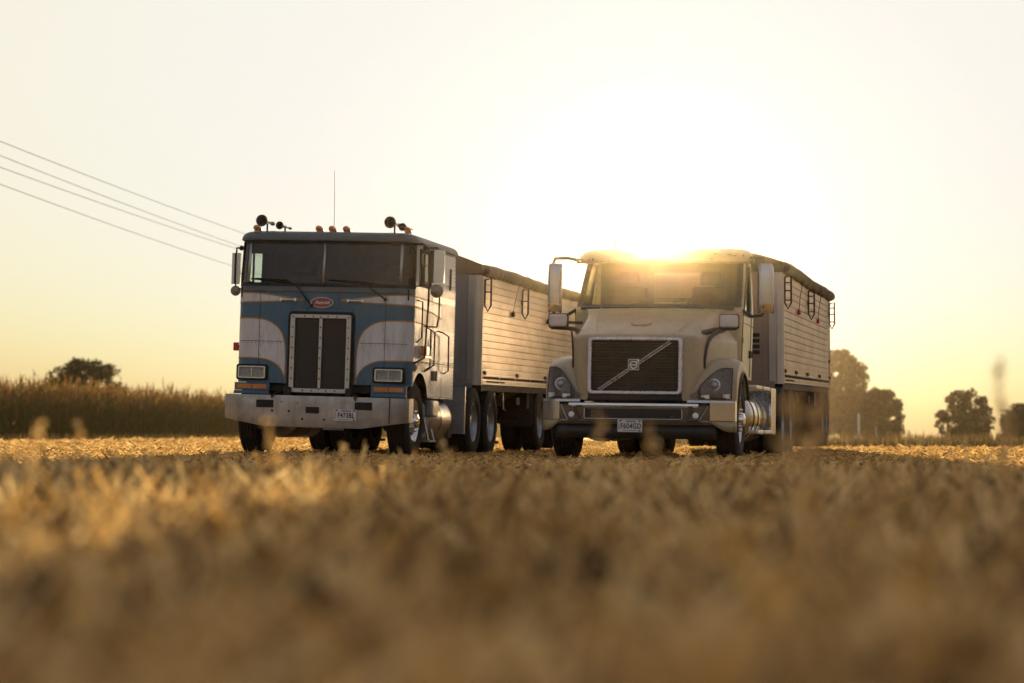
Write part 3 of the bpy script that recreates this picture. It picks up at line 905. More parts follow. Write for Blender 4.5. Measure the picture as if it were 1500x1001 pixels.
    for x, y in ((-.83, .36), (-.66, .62), (.92, .36), (1.03, .60)):
        o = MB(); q_ = 1 if y < .5 else .68
        o.lathe([(d_, r_ * q_) for d_, r_ in [(-.16, .080), (-.165, .075), (-.13, .055), (-.06, .030), (.10, .018), (.30, .016), (.31, .028), (.36, .028), (.37, 0)]], (x, y, 3.11 if y < .5 else 3.07), (0, 1, 0), 20)
        o.lathe([(d_, r_ * q_) for d_, r_ in [(-.16, .080), (-.12, .058), (-.05, .034), (.10, .022)]], (x, y, 3.11 if y < .5 else 3.07), (0, 1, 0), 20)
        hn = o.build('air_horn', M['hornmetal'], T)
        MB().tube([(x, y + .1, 2.96), (x, y + .1, 3.09)], .012, 6).build('horn_bracket', M['frame'], hn)
        MB().lathe([(-.118, .056 * q_), (-.110, .02), (-.10, 0)], (x, y, 3.11 if y < .5 else 3.07), (0, 1, 0), 14).build('horn_throat', M['gasket'], hn)
    a = MB().tube([(.02, .72, 2.99), (.015, .72, 3.40), (.0, .72, 3.84)], [.004, .0032, .0025], 5).build('antenna', M['frame'], T)
    # --- west-coast mirrors
    for s in (1, -1):
        x0, x1 = (1.235, 1.355) if s < 0 else (1.41, 1.60)
        x0, x1 = s * x0, s * x1
        zz0, zz1 = (2.285, 2.70) if s < 0 else (2.34, 2.775)
        xm = (x0 + x1) / 2; ym = .62 if s < 0 else .50
        mm = MB(); mm.prism([(x0, ym - .01), (x0, ym + .03), (x1, ym + .03), (x1, ym - .01), ((x0 * .75 + x1 * .25), ym - .035), ((x0 * .25 + x1 * .75), ym - .035)], lambda p, q, d: (p, q, d), zz0, zz1)
        m_ = mm.build('mirror', M['mirror'], T, bevel=.006, angle=50)
        if s < 0:
            MB().b2((xm - .012, ym - .048, zz0), (xm + .012, ym - .034, zz1)).build('mirror_spine', M['frame'], m_)
        else:
            MB().b2((x0 - .004, ym + .0, zz0 + .01), (x0 + .055, ym - .04, zz1 - .01)).build('mirror_spine', M['frame'], m_)
        o = MB(); o.lathe([(-.03, 0), (-.025, .035), (-.01, .066), (.01, .07), (.012, 0)] if s < 0 else [(-.035, 0), (-.03, .05), (-.01, .085), (.01, .09), (.012, 0)], (xm, ym, zz0 - (.09 if s < 0 else .105)), (0, 1, 0), 20)
        o.build('convex_mirror', M['hornmetal'], m_)
        k = MB()
        if s > 0:
            xa, xb = 1.20, 1.36
            k.tube([(xa, .62, 2.86), (xb - .08, .56, 2.86), (xb + .02, .52, 2.80), (xb + .04, .5, 2.3), (xb + .04, .5, 2.1), (xb, .53, 1.35), (xa, .62, 1.28)], .013, 8)
            k.tube([(xa, .62, 2.30), (xb + .04, .5, 2.32)], .010, 6)
            k.tube([(xb + .04, .5, zz1 + .03), (xm, ym, zz1 + .03), (xm, ym, zz1)], .012, 6)
            k.tube([(xb + .04, .5, 2.56), (xa, .95, 2.60)], .007, 6)
            k.ball((xb - .03, .53, 2.80), .035, 8, 5)
        else:
            xa = -1.19
            k.tube([(xa, .60, 2.77), (xm, ym, 2.77), (xm, ym, zz1)], .013, 8)
            k.tube([(xa, .60, 2.22), (xm - .0, ym, 2.22), (xm, ym, zz0)], .011, 8)
            k.tube([(xa, .75, 2.46), (xm, ym, 2.40)], .006, 6); k.ball((xm + .07, ym - .01, 2.77), .035, 8, 5)
        k.build('mirror_bracket', M['frame'], m_)
    # --- grab rails on the near side, steps, small fittings
    for pts in ([(1.20, .72, 2.12), (1.27, .72, 2.1), (1.27, .72, 1.62), (1.20, .74, 1.56)],
                [(1.20, 1.66, 2.28), (1.28, 1.66, 2.25), (1.28, 1.66, 1.95), (1.28, 1.55, 1.80), (1.20, 1.45, 1.80)],
                [(1.20, 1.15, 1.80), (1.28, 1.20, 1.75), (1.28, 1.20, 1.25), (1.20, 1.2, 1.18)],
                [(1.20, 1.35, 1.78), (1.29, 1.40, 1.72), (1.29, 1.40, 1.28), (1.20, 1.35, 1.2)],
                [(1.20, 1.95, 1.76), (1.27, 1.97, 1.74), (1.27, 2.35, 1.70), (1.27, 2.38, 1.22), (1.2, 2.38, 1.18)]):
        MB().tube(pts, .011, 8).build('grab_rail', M['frame'], T)
    MB().b2((1.20, 2.62, 2.36), (1.207, 2.72, 2.66)).build('side_vent', M['gasket'], T)
    MB().prism([(1.62, 1.07), (1.98, 1.07), (1.98, 1.205), (1.62, 1.205)], FX, 1.196, 1.206).build('low_window', M['gasket'], T)
    MB().lathe([(0, .06), (.01, .062), (.02, .05), (.035, .02), (.04, 0)], (1.2, .66, 1.23), (1, 0, 0), 16).build('side_cap', M['alu'], T)
    MB().b2((1.22, .86, 1.39), (1.31, 1.03, 1.52)).build('side_turn_lamp', M['amber'], T, bevel=.01)
    MB().b2((1.19, .84, 1.36), (1.30, 1.2, 1.39)).build('lamp_bracket', M['alu'], T)
    MB().b2((-1.29, .58, 1.39), (-1.215, .66, 1.50)).build('side_turn_lamp', M['red'], T, bevel=.01)
    MB().b2((-1.23, .60, 1.41), (-1.19, .64, 1.47)).build('lamp_bracket', M['black'], T)
    MB().tube([(1.205, 1.50, 1.62), (1.225, 1.5, 1.62), (1.225, 1.5, 1.50), (1.205, 1.5, 1.50)], .010, 6).build('door_handle', M['chrome'], T)
    # --- interior
    it = MB(); it.b2((-1.15, YF + .10, 2.10), (1.15, YF + .42, 2.24)); it.b2((-1.14, 1.75, 1.2), (1.14, 1.8, 2.30)); it.b2((-1.15, .45, 1.3), (1.15, 2.9, 1.33))
    it.b2((-1.14, 2.2, 1.3), (1.14, 2.22, 2.86)); it.b2((-1.14, .5, 2.84), (1.14, 2.9, 2.855)); it.b2((-1.1, .62, 2.70), (1.1, .64, 2.84))
    it.build('cab_interior', M['interior'], T)
    for s in (1, -1):
        se = MB(); se.b2((s * .62 - .26, 1.15, 1.75), (s * .62 + .26, 1.65, 1.9)); se.b2((s * .62 - .25, 1.6, 1.85), (s * .62 + .25, 1.72, 2.48)); se.b2((s * .62 - .14, 1.62, 2.5), (s * .62 + .14, 1.70, 2.64))
        se.build('seat', M['seat'], T, bevel=.03)
    st = MB(); c = Vector((.62, .95, 2.22)); rot = Matrix.Rotation(R(35), 3, 'X')
    st.tube([c + rot @ Vector((.24 * math.cos(2 * math.pi * k / 24), .24 * math.sin(2 * math.pi * k / 24), 0)) for k in range(25)], .014, 6, cap=False)
    st.tube([c + Vector((0, -.2, -.5)), c], .03, 8); st.tube([c - rot @ Vector((.24, 0, 0)), c + rot @ Vector((.24, 0, 0))], .014, 6)
    st.build('steering_wheel', M['black'], T)
    # --- chassis
    ch = MB()
    for s in (1, -1):
        ch.b2((s * .38, .2, .66), (s * .46, 6.5, .92)); ch.b2((s * .36, .55, .56), (s * .47, 1.35, .66))
    ch.tube([(-.95, .95, .50), (.95, .95, .50)], .06, 8); ch.b2((-.36, .45, .42), (.36, 1.0, 1.0)); ch.b2((-1.1, .42, .86), (1.1, 1.9, .96))
    ch.b2((-.5, 1.0, .55), (.5, 2.9, 1.3))
    for y in (4.5, 5.75):
        ch.tube([(-.9, y, .515), (.9, y, .515)], .09, 10); ch.ball((0, y, .515), .22, 12, 8)
        for s in (1, -1): ch.b2((s * .50, y - .5, .58), (s * .58, y + .5, .70))
    ch.b2((-.45, 4.6, .93), (.45, 5.6, .985))
    for s in (1, -1): ch.b2((s * .78, 3.0, .28), (s * 1.15, 3.25, .60))
    ch.build('chassis', M['frame'], T, bevel=.01)
    for s in (1, -1):
        wheel(T, s * 1.02, .95, s, 'steer')
        for y in (4.5, 5.75): wheel(T, s * 1.075, y, s, 'drive')
        tk = MB()
        tk.lathe([(0, 0), (.01, .20), (.03, .29), (.06, .31), (1.34, .31), (1.37, .29), (1.39, .20), (1.40, 0)], (s * .91, 1.58, .545), (0, 1, 0), 40)
        tank = tk.build('fuel_tank', M['alu'], T)
        sp_ = MB()
        for y in (2.22, 2.86): sp_.lathe([(0, .317), (.04, .317)], (s * .91, y, .545), (0, 1, 0), 40)
        sp_.build('tank_strap', M['frame'], tank, smooth=True)
        st = MB(); st.b2((s * 1.16, 1.50, .58), (s * 1.27, 1.86, .80)); st.build('step_box', M['alu'], T, bevel=.02)
        st = MB(); st.tube([(s * 1.15, 1.50, .56), (s * 1.22, 1.50, .25), (s * 1.24, 1.75, .25), (s * 1.15, 1.80, .5)], .018, 8); st.b2((s * 1.06, 1.45, .235), (s * 1.26, 1.8, .262))
        st.build('step', M['alu'], T)
        qf = MB(); qf.b2((s * .60, 3.82, .34), (s * 1.20, 3.835, 1.02)); qf.build('quarter_fender', M['rim'], T)
        qe = MB(); qe.b2((s * 1.195, 3.80, .34), (s * 1.215, 3.85, 1.03)); qe.build('fender_edge', M['alu'], T)
    return T
cabover()
# ------------------------------------------------------------------ beige bonneted lorry
def conventional():
    T = empty('bonneted_lorry', (RO[0], RO[1], 0.0), (0, .014, -YAW_R),
              'beige bonneted lorry with a diagonal bar across its wide chrome-edged grille', 'lorry')
    # --- bonnet: rings stacked in height
    lev = [(.74, .10, .64, 1.06), (.95, .10, .64, 1.07), (1.2, .11, .64, 1.07), (1.42, .125, .64, 1.065), (1.50, .135, .64, 1.06), (1.535, .155, .63, 1.06), (1.56, .20, .625, 1.055),
           (1.60, .31, .62, 1.05), (1.66, .48, .62, 1.045), (1.73, .72, .64, 1.035), (1.80, 1.0, .68, 1.02), (1.865, 1.28, .74, 1.0), (1.92, 1.55, .82, .985), (1.95, 1.76, .90, .97)]
    YR = 1.80
    def hood(a, l):
        z, y0, f, wr = l
        sg = 1 if a >= 0 else -1; a = abs(a)
        if a <= .5:
            q = a / .5
            x = f * q; y = y0 + .035 * q * q
            zz = z - .012 * q * q * smooth01((z - 1.5) / .1)
        else:
            q = (a - .5) / .5
            q2 = q ** 1.25
            y = lerp(y0 + .035, YR, q2)
            full = max(.05, YR - .14)
            # absolute plan line of the flank so levels agree
            t = max(0, (y - y0) / full)
            x = f + (wr - f) * min(1, (t ** .52)) if t > 0 else f
            zz = z - .012 * smooth01((z - 1.5) / .1) - (.03 * smooth01((z - 1.5) / .1) + .09 * smooth01((z - 1.6) / .3)) * smooth01(t * 2)
        return (sg * x, y, zz)
    al = [s for s in np.linspace(-1, 1, 81)]
    bn = MB()
    P = [[hood(a, l) for a in al] for l in lev]
    for i in range(len(lev) - 1):
        for j in range(len(al) - 1):
            if lev[i][0] < 1.49 and abs((al[j] + al[j + 1]) / 2) < .44: continue
            bn.add([P[i][j], P[i][j + 1], P[i + 1][j + 1], P[i + 1][j]], [(0, 1, 2, 3)])
    bonnet = bn.build('bonnet', M['beige'], T, angle=50)
    md = bonnet.modifiers.new('sub', 'SUBSURF'); md.levels = 1; md.render_levels = 1
    hn = MB(); hn.tube([(-.12, .60, 1.70), (-.07, .52, 1.672), (.07, .52, 1.672), (.12, .60, 1.70)], .018, 8)
    hn.build('bonnet_handle', M['beige'], bonnet)
    sm = MB()
    for s in (1, -1):
        sm.tube([(s * .50, .30, 1.598), (s * .60, .75, 1.745), (s * .66, 1.2, 1.865), (s * .68, 1.6, 1.94)], .006, 5)
    sm.build('bonnet_crease', M['beige'], bonnet)
    # dark air slot sweeping down each flank of the bonnet
    for s in (1, -1):
        def flank(y, z, off=.006):
            t = max(0, (y - .12) / 1.66)
            return (s * (.64 + (1.065 - .64) * min(1, t ** .52) + off), y, z)
        path = [(1.12, 1.63), (.90, 1.615), (.70, 1.575), (.55, 1.50), (.47, 1.39), (.425, 1.26), (.405, 1.14)]
        wd = [.04, .055, .07, .08, .085, .075, .03]
        sc = MB(); rows = []
        for i, (y, z) in enumerate(path):
            y2, z2 = path[min(i + 1, len(path) - 1)]; y1, z1 = path[max(0, i - 1)]
            n = Vector((-(z2 - z1), (y2 - y1))).normalized() * wd[i] * .5
            rows.append([flank(y + n.x * k, z + n.y * k, .006 + .018 * (1 - abs(k))) for k in (-1, 0, 1)])
        sc.grid(rows); sc.build('flank_air_slot', M['black'], bonnet, solid=.004)
    # --- wings
    def wing_front(x):
        a = abs(x)
        return .13 + .06 * smooth01((a - .62) / .2) + .36 * smooth01((a - .74) / .50) ** 1.15
    def wing(s):
        xs_ = [.60, .66, .72, .78, .84, .90, .96, 1.02, 1.08, 1.13, 1.165, 1.19, 1.20]
        rows = []
        for x in xs_:
            yf = wing_front(x)
            e = smooth01((x - 1.08) / .12)
            top = lerp(.92 + .40 * smooth01((x - .58) / .30), 1.27, 0.0) - .045 * e
            top = min(top, 1.30 - .045 * e)
            yb = 1.97 - .03 * e
            pts = [(yf + .03 * e, .742), (yf + .01 + .03 * e, .86), (yf + .06, .98), (yf + .15, 1.08), (yf + .28, top - .09), (yf + .45, top - .03), (1.05, top), (1.35, top - .01), (1.62, top - .06), (1.82, top - .17), (1.93, top - .32), (yb, .80)]
            pts = [(min(y, 1.97), min(z, top)) for y, z in pts]
            rows.append([(s * x, y, z) for y, z in pts])
        return rows
    def arch(n=12, r=.60, cx=1.30, cz=.50):
        return [(cx + r * math.cos(R(a)), cz + r * math.sin(R(a))) for a in np.linspace(157, 27, n)]
    for s in (1, -1):
        rows = wing(s)
        w = MB(); w.grid(rows)
        outer = rows[-1]; ar = arch()
        inner = [(s * 1.202, y, z) for y, z in ar]
        w.grid([outer, [tuple(lerp(a, b, .5) for a, b in zip(o, i)) for o, i in zip(outer, inner)], inner])
        w.grid([inner, [(s * 1.16, y, z) for y, z in ar]])
        wg = w.build('wing', M['beige'], T, angle=60)
        md = wg.modifiers.new('sub', 'SUBSURF'); md.levels = 1; md.render_levels = 1
        MB().tube([(s * 1.205, y, z) for y, z in arch(20, .61)], .017, 8).build('wheel_arch_trim', M['black'], wg)
        MB().grid([[(s * xx, y, z - .02) for xx in (.55, 1.17)] for y, z in arch(16, .64)]).build('arch_liner', M['black'], wg)
        # headlamp under a clear swept cover
        H = empty('headlamp', (0, 0, 0), parent=T)
        xs_h = np.linspace(.80, 1.15, 12); xs_b = np.linspace(.68, 1.15, 16)
        def cover(x, t, off):
            yf = wing_front(x); zt = .80 + .34 * smooth01((x - .64) / .42); z = lerp(.765, zt, t)
            y = yf + (.0 if z < .86 else (z - .86) * .42 * 1.0) + (0.02 if z > .98 else 0) * 0
            return (s * x, y - off, z + off * .2)
        bk = MB(); bk.grid([[cover(x, t, .013) for t in np.linspace(0, 1, 8)] for x in xs_b]); bk.build('headlamp_bowl', M['lampbowl'], H)
        lz = MB(); lz.grid([[cover(x, t, .045) for t in np.linspace(0, 1, 8)] for x in xs_h]); lz.build('headlamp_cover', M['lens'], H)
        ed = MB(); E = [cover(x, 0, .045) for x in xs_h] + [cover(1.15, t, .045) for t in np.linspace(0, 1, 8)][1:] + [cover(x, 1, .045) for x in xs_h[::-1]][1:] + [cover(.80, t, .045) for t in np.linspace(1, 0, 8)][1:]
        ed.tube(E, .007, 6, cap=False); ed.build('headlamp_edge', M['black'], H)
        c = cover(.95, .52, .034)
        pr = MB(); pr.lathe([(.0, .056), (-.012, .062), (-.014, .070), (-.006, .078), (.03, .080), (.06, .078)], c, (0, 1, 0), 28); pl = pr.build('projector_lamp', M['lampchrome'], H)
        MB().lathe([(-.026, .0), (-.022, .022), (-.010, .042), (.006, .057)], c, (0, 1, 0), 20).build('projector_glass', M['lampglass'], pl)
        t2 = MB(); c2 = cover(.84, .12, .028); t2.box((s * .86, c2[1], .79), (.10, .02, .045)); t2.box((s * 1.08, cover(1.08, .1, .03)[1], .80), (.10, .03, .055)); t2.build('turn_reflector', M['reflector'], H)
        c3 = cover(1.12, .1, .03); MB().box((s * 1.125, c3[1] - .004, .80), (.03, .03, .06)).build('side_marker', M['amber'], H)
    # lower nose skirt between the wings, under the grille
    ns = MB(); ns.grid([[(x, .10 + .05 * (x / .66) ** 2, z) for z in (.742, .80, .86)] for x in np.linspace(-.66, .66, 17)]); ns.build('nose_skirt', M['black'], T)
    # --- grille
    G = empty('grille', (0, 0, 0), parent=T)
    gx, z0, z1 = .585, .812, 1.512
    f = MB()
    def FG(a, b, d): return (a, d + .035 * (a / .6) ** 2 + (b - z0) * .035, b)
    def dense(o): 
        out = []
        for i in range(len(o)):
            a, b = o[i], o[(i + 1) % len(o)]; n = max(1, int(math.dist(a, b) / .12))
            out += [(lerp(a[0], b[0], k / n), lerp(a[1], b[1], k / n)) for k in range(n)]
        return out
    oo = rrect(-gx, z0, gx, z1, .055, 5); ii = rrect(-gx + .047, z0 + .04, gx - .047, z1 - .04, .03, 5)
    O2 = []; I2 = []
    for k in range(len(oo)):
        a, b = oo[k], oo[(k + 1) % len(oo)]; c, d = ii[k], ii[(k + 1) % len(ii)]
        n = max(1, int(math.dist(a, b) / .12))
        for q in range(n):
            O2.append((lerp(a[0], b[0], q / n), lerp(a[1], b[1], q / n))); I2.append((lerp(c[0], d[0], q / n), lerp(c[1], d[1], q / n)))
    ring_frame(f, O2, I2, FG, .045, .10)
    f.build('grille_frame', M['satin'], G, bevel=.010)
    sc = MB(); sc.grid([[FG(x, z, .10) for z in np.linspace(z0 + .02, z1 - .02, 4)] for x in np.linspace(-gx + .02, gx - .02, 17)]); sc.build('grille_mesh', M['honey'], G)
    sl = MB()
    for k in range(17):
        z = z0 + .065 + k * .0365
        sl.grid([[FG(x, zz, dd) for zz, dd in ((z, .094), (z + .009, .088), (z + .012, .10))] for x in np.linspace(-gx + .05, gx - .05, 13)])
    sl.build('grille_slats', M['black'], G)
    db = MB()
    p0, p1 = (-.445, z0 + .045), (.435, z1 - .055)
    n = Vector((-(p1[1] - p0[1]), p1[0] - p0[0])).normalized()
    for off in (-.014, .014):
        for ta, tb in ((0, .415), (.545, 1)):
            pts = [FG(lerp(p0[0], p1[0], t) + n.x * off, lerp(p0[1], p1[1], t) + n.y * off, .072) for t in np.linspace(ta, tb, 8)]
            db.tube(pts, .0075, 6)
    db.build('grille_bar', M['satin'], G)
    em = MB(); ez = (z0 + z1) / 2 + .012; ex = -.01
    ring_frame(em, rrect(ex - .067, ez - .067, ex + .067, ez + .067, .01, 3), rrect(ex - .058, ez - .058, ex + .058, ez + .058, .006, 3), FG, .055, .09)
    em.build('emblem_frame', M['satin'], G)
    MB().prism(rrect(ex - .060, ez - .060, ex + .060, ez + .060, .006, 3), FG, .068, .088).build('emblem_plate', M['badgegrey'], G)
    e2 = MB(); cc = lambda r, n=28: [(ex + r * math.cos(2 * math.pi * k / n), ez - .004 + r * math.sin(2 * math.pi * k / n)) for k in range(n)]
    ring_frame(e2, cc(.047), cc(.036), FG, .056, .07)
    e2.prism([(ex + .030, ez + .052), (ex + .055, ez + .052), (ex + .055, ez + .027)], FG, .056, .07)
    e2.b2((ex - .044, .060, ez - .015), (ex + .044, .072, ez + .007)); e2.build('emblem', M['chrome'], G)
    text('emblem_word', 'VOLVO', .019, (ex, .0585, ez - .004), M['ink'], G, sx=1.15)
    # --- bumper
    def bl(x):
        a = abs(x); return .0 + .045 * (a / .9) ** 2 + (.0 if a < .82 else (a - .82) ** 1.35 * 1.25)
    xs = sorted(set([round(float(v), 4) for v in np.linspace(-1.2, 1.2, 61)]))
    def bband(z0_, z1_, off0, off1, xr0=-1.2, xr1=1.2, nz=2):
        return [[(x, bl(x) - lerp(off0, off1, k / nz), lerp(z0_, z1_, k / nz)) for k in range(nz + 1)] for x in xs if xr0 <= x <= xr1]
    b = MB(); b.grid(bband(.49, .665, .0, .012)); b.grid(bband(.445, .49, -.035, .0)); b.grid(bband(.665, .668, .012, -.04))
    for s in (1, -1): b.grid([[(s * 1.2, y, z) for z in (.49, .60, .735)] for y in (bl(1.2), .62)])
    bum = b.build('bumper', M['bumperpaint'], T, angle=40)
    u = MB(); u.grid(bband(.668, .70, -.02, -.03)); u.build('bumper_gap', M['black'], bum)
    c = MB(); c.grid([[(x, bl(x) - o, z) for z, o in ((.655, .012), (.668, .026), (.685, .028), (.700, .020), (.705, -.02))] for x in xs if abs(x) < .83])
    c.build('chrome_strip', M['chrome'], bum)
    c = MB(); c.grid([[(x, bl(x) - o, z) for z, o in ((.475, .002), (.484, .014), (.494, .002))] for x in xs if abs(x) < 1.0]); c.build('chrome_lip', M['alu'], bum)
    for s in (1, -1):
        c = MB(); c.grid([[(s * x, bl(x) - .013, z) for z in (.50, .60, .72)] for x in (.93, 1.0, 1.06, 1.12, 1.17, 1.2)])
        c.grid([[(s * x, bl(x) - o, z) for z, o in ((.715, .013), (.745, .0), (.75, -.05))] for x in (.66, .75, .85, .93, 1.0, 1.06, 1.12, 1.17, 1.2)])
        c.grid([[(s * 1.203, y, z) for z in (.50, .60, .75)] for y in (bl(1.2) - .01, .60)])
        c.build('bumper_corner', M['chrome2'], bum)
        v = MB(); v.prism([(.70, .685), (.90, .685), (.80, .495), (.66, .495)], lambda p, q, d: (s * p, bl(p) + d - .020, q), 0, .03); v.build('fog_lamp_pocket', M['bumperdark'], bum)
        fl = MB(); fl.lathe([(-.015, 0), (-.010, .028), (0, .038), (.01, .040)], (s * .765, bl(.765) - .02, .555), (0, 1, 0), 16); fl.build('fog_lamp', M['reflector'], bum)
        fl = MB(); fl.tube([(s * .91, bl(.91) - .02, .68), (s * .815, bl(.82) - .02, .50)], .006, 5); fl.build('pocket_trim', M['alu'], bum)
        vl = MB(); vl.grid([[(s * x, bl(x) + o, z) for z, o in ((.49, -.004), (lerp(.49, .36, smooth01((x - .85) / .3)), .02))] for x in (.84, .9, .96, 1.02, 1.08, 1.14, 1.2)])
        vl.grid([[(s * 1.2, y, z) for z in (.36, .49)] for y in (bl(1.2) + .01, .55)]); vl.build('bumper_skirt', M['beige'], bum, solid=.006)
    op = MB(); oo = rrect(-.60, .512, .60, .632, .02, 3)
    def FB(a, b_, d): return (a, bl(a) + d, b_)
    def strip(x0, x1, za, zb_, d0, d1, mb): return mb.grid([[(x, bl(x) + d, z) for z, d in ((za, d0), (zb_, d1))] for x in np.linspace(x0, x1, 25)])
    strip(-.60, .60, .515, .63, -.016, -.018, op); op.build('bumper_opening', M['honey'], bum)
    tr = MB(); tr.tube([(x, bl(x) - .022, z) for x, z in [(-.60, .63), (-.605, .52)] + [(v, .508) for v in np.linspace(-.59, .59, 15)] + [(.605, .52), (.60, .63)]], .007, 6); tr.build('opening_trim', M['alu'], bum)
    ad = MB(); ad.grid([[(x, bl(x) + .06, z) for z in (.27, .45)] for x in xs if abs(x) <= 1.02]); ad.build('air_dam', M['black'], T, solid=.01)
    number_plate(T, -.03, -.035, .425, 'F604GD', 0)
    # --- cab
    lc = [(1.06, 1.82, 1.08, .05), (1.5, 1.80, 1.09, .05), (1.88, 1.80, 1.10, .06), (1.955, 1.80, 1.10, .10), (2.0, 1.86, 1.095, .16), (2.2, 2.01, 1.085, .18), (2.4, 2.17, 1.075, .19), (2.59, 2.33, 1.06, .20),
          (2.66, 2.40, 1.05, .20), (2.74, 2.50, 1.03, .20), (2.79, 2.62, .99, .20), (2.815, 2.80, .90, .15)]
    YB = 3.62
    def cabp(u, l, off=0.0):
        z, yf, w, bow = l
        sg = 1 if u >= 0 else -1; a = abs(u); r = .20
        if a <= 1:
            x = (w - r) * a; y = yf + bow * a * a; nx, ny = bow * 1.2 * a, -1
        elif a <= 2:
            t = (a - 1) * math.pi / 2; x = (w - r) + r * math.sin(t); y = yf + bow + r * 1.1 * (1 - math.cos(t)); nx, ny = math.sin(t), -math.cos(t)
        else:
            y0 = yf + bow + r * 1.1
            x = w; y = lerp(y0, YB, (a - 2)); nx, ny = 1, 0
            x -= .03 * smooth01((y - 2.6) / 1.0)
        k = math.hypot(nx, ny)
        return (sg * (x + nx / k * off), y + ny / k * off, z)
    us = sorted(set([round(float(v), 4) for v in list(np.linspace(-1, 1, 17)) + [s * (1 + q) for q in np.linspace(0, 1, 7) for s in (1, -1)] + [s * (2 + q) for q in np.linspace(0, 1, 13) for s in (1, -1)]]))
    def ck(u, z):
        a = abs(u)
        if 1.99 < z < 2.60 and a < 1.42: return 'w'
        if 1.90 < z < 2.60 and 2.0 < a < 2.60: return 's'
        return 'b'
    body = MB()
    for i in range(len(lc) - 1):
        for j in range(len(us) - 1):
            uc = (us[j] + us[j + 1]) / 2; zc = (lc[i][0] + lc[i + 1][0]) / 2
            if ck(uc, zc) != 'b': continue
            body.add([cabp(us[j], lc[i]), cabp(us[j + 1], lc[i]), cabp(us[j + 1], lc[i + 1]), cabp(us[j], lc[i + 1])], [(0, 1, 2, 3)])
    tp = [cabp(u, lc[-1]) for u in us]
    body.add(tp + [(0, 3.3, 2.83)], [(k, k + 1, len(tp)) for k in range(len(tp) - 1)])
    body.add([(p[0], YB, p[2]) for p in [cabp(3, l) for l in lc]] + [(p[0], YB, p[2]) for p in [cabp(-3, l) for l in lc[::-1]]], [tuple(range(2 * len(lc)))])
    cb = body.build('cab_body', M['beige'], T, angle=45)
    def lvl(z):
        for a, b_ in zip(lc[:-1], lc[1:]):
            if a[0] <= z <= b_[0]:
                t = (z - a[0]) / (b_[0] - a[0]); return tuple(lerp(p, q, t) for p, q in zip(a, b_))
        return lc[-1]
    wsn = [.0, .25, .5, .75, 1, 1.1, 1.2, 1.3, 1.42]
    g = MB(); g.grid([[cabp(s, lvl(z), -.012) for z in (1.98, 2.2, 2.4, 2.60)] for s in [-v for v in wsn[::-1]] + wsn[1:]]); g.build('windshield', M['glassdark'], T)
    fr = MB()
    o_ = [(u, 1.975) for u in np.linspace(-1.62, 1.62, 20)] + [(1.66, z) for z in np.linspace(2.0, 2.58, 8)] + [(u, 2.605) for u in np.linspace(1.62, -1.62, 20)] + [(-1.66, z) for z in np.linspace(2.58, 2.0, 8)]
    i_ = [(u * .955, 2.005) for u in np.linspace(-1.42, 1.42, 20)] + [(1.34, z) for z in np.linspace(2.03, 2.555, 8)] + [(u * .955, 2.575) for u in np.linspace(1.42, -1.42, 20)] + [(-1.34, z) for z in np.linspace(2.555, 2.03, 8)]
    ring_frame(fr, o_, i_, lambda p, q, d: cabp(p, lvl(q), d), -.006, .010); fr.build('windshield_seal', M['gasket'], T, angle=60)
    cw = MB(); cw.grid([[cabp(u, lvl(z), o) for z, o in ((1.93, .02), (1.965, .035), (1.995, .012))] for u in np.linspace(-1.3, 1.3, 24)]); cw.build('cowl', M['black'], T)
    for s in (1, -1):
        g = MB(); g.grid([[cabp(s * u, lvl(z), -.012) for z in (1.89, 2.61)] for u in (1.98, 2.2, 2.4, 2.62)]); g.build('door_window', M['glassdark'], T)
        fr = MB()
        o_ = [(s * u, 1.885) for u in np.linspace(1.97, 2.62, 6)] + [(s * 2.63, z) for z in np.linspace(1.9, 2.6, 6)] + [(s * u, 2.615) for u in np.linspace(2.62, 1.97, 6)] + [(s * 1.96, z) for z in np.linspace(2.6, 1.9, 6)]
        i_ = [(s * u, 1.94) for u in np.linspace(2.06, 2.53, 6)] + [(s * 2.555, z) for z in np.linspace(1.97, 2.54, 6)] + [(s * u, 2.565) for u in np.linspace(2.52, 2.10, 6)] + [(s * 2.06, z) for z in np.linspace(2.5, 1.97, 6)]
        ring_frame(fr, o_, i_, lambda p, q, d: cabp(p, lvl(q), d), -.004, .012); fr.build('door_window_seal', M['gasket'], T, angle=60)
        dm = MB(); L0 = []
        for u, z in [(2.0, 1.10), (2.0, 1.88)] + [(2.0, 1.9)]: L0.append(cabp(s * u, lvl(z), .003))
        dm.tube(L0, .006, 5)
        dm.tube([cabp(s * 2.78, lvl(z), .002) for z in (1.10, 1.5, 1.88, 2.2, 2.6)], .006, 5)
        dm.tube([cabp(s * u, lvl(1.78), .001) for u in np.linspace(2.0, 3.0, 6)], .005, 5)
        dm.build('door_seam', M['seam'], cb)
        h = MB(); p = cabp(s * 2.68, lvl(1.40), .012); h.box(p, (.03, .10, .10)); h.box((p[0] + s * .01, p[1] + .09, p[2]), (.04, .05, .09)); h.build('door_handle', M['black'], cb, bevel=.006)
        h = MB()
        for z in (1.25, 1.55): h.box(cabp(s * 2.0, lvl(z), .01), (.03, .05, .07))
        h.build('door_hinge', M['beige'], cb, bevel=.005)
        # mirrors: big upright shell on two arms, small one low on the wing
        x0, x1 = (1.30, 1.51) if s > 0 else (1.27, 1.45)
        ym = 1.93; z0_, z1_ = (1.90, 2.54)
        ms = MB(); P = []
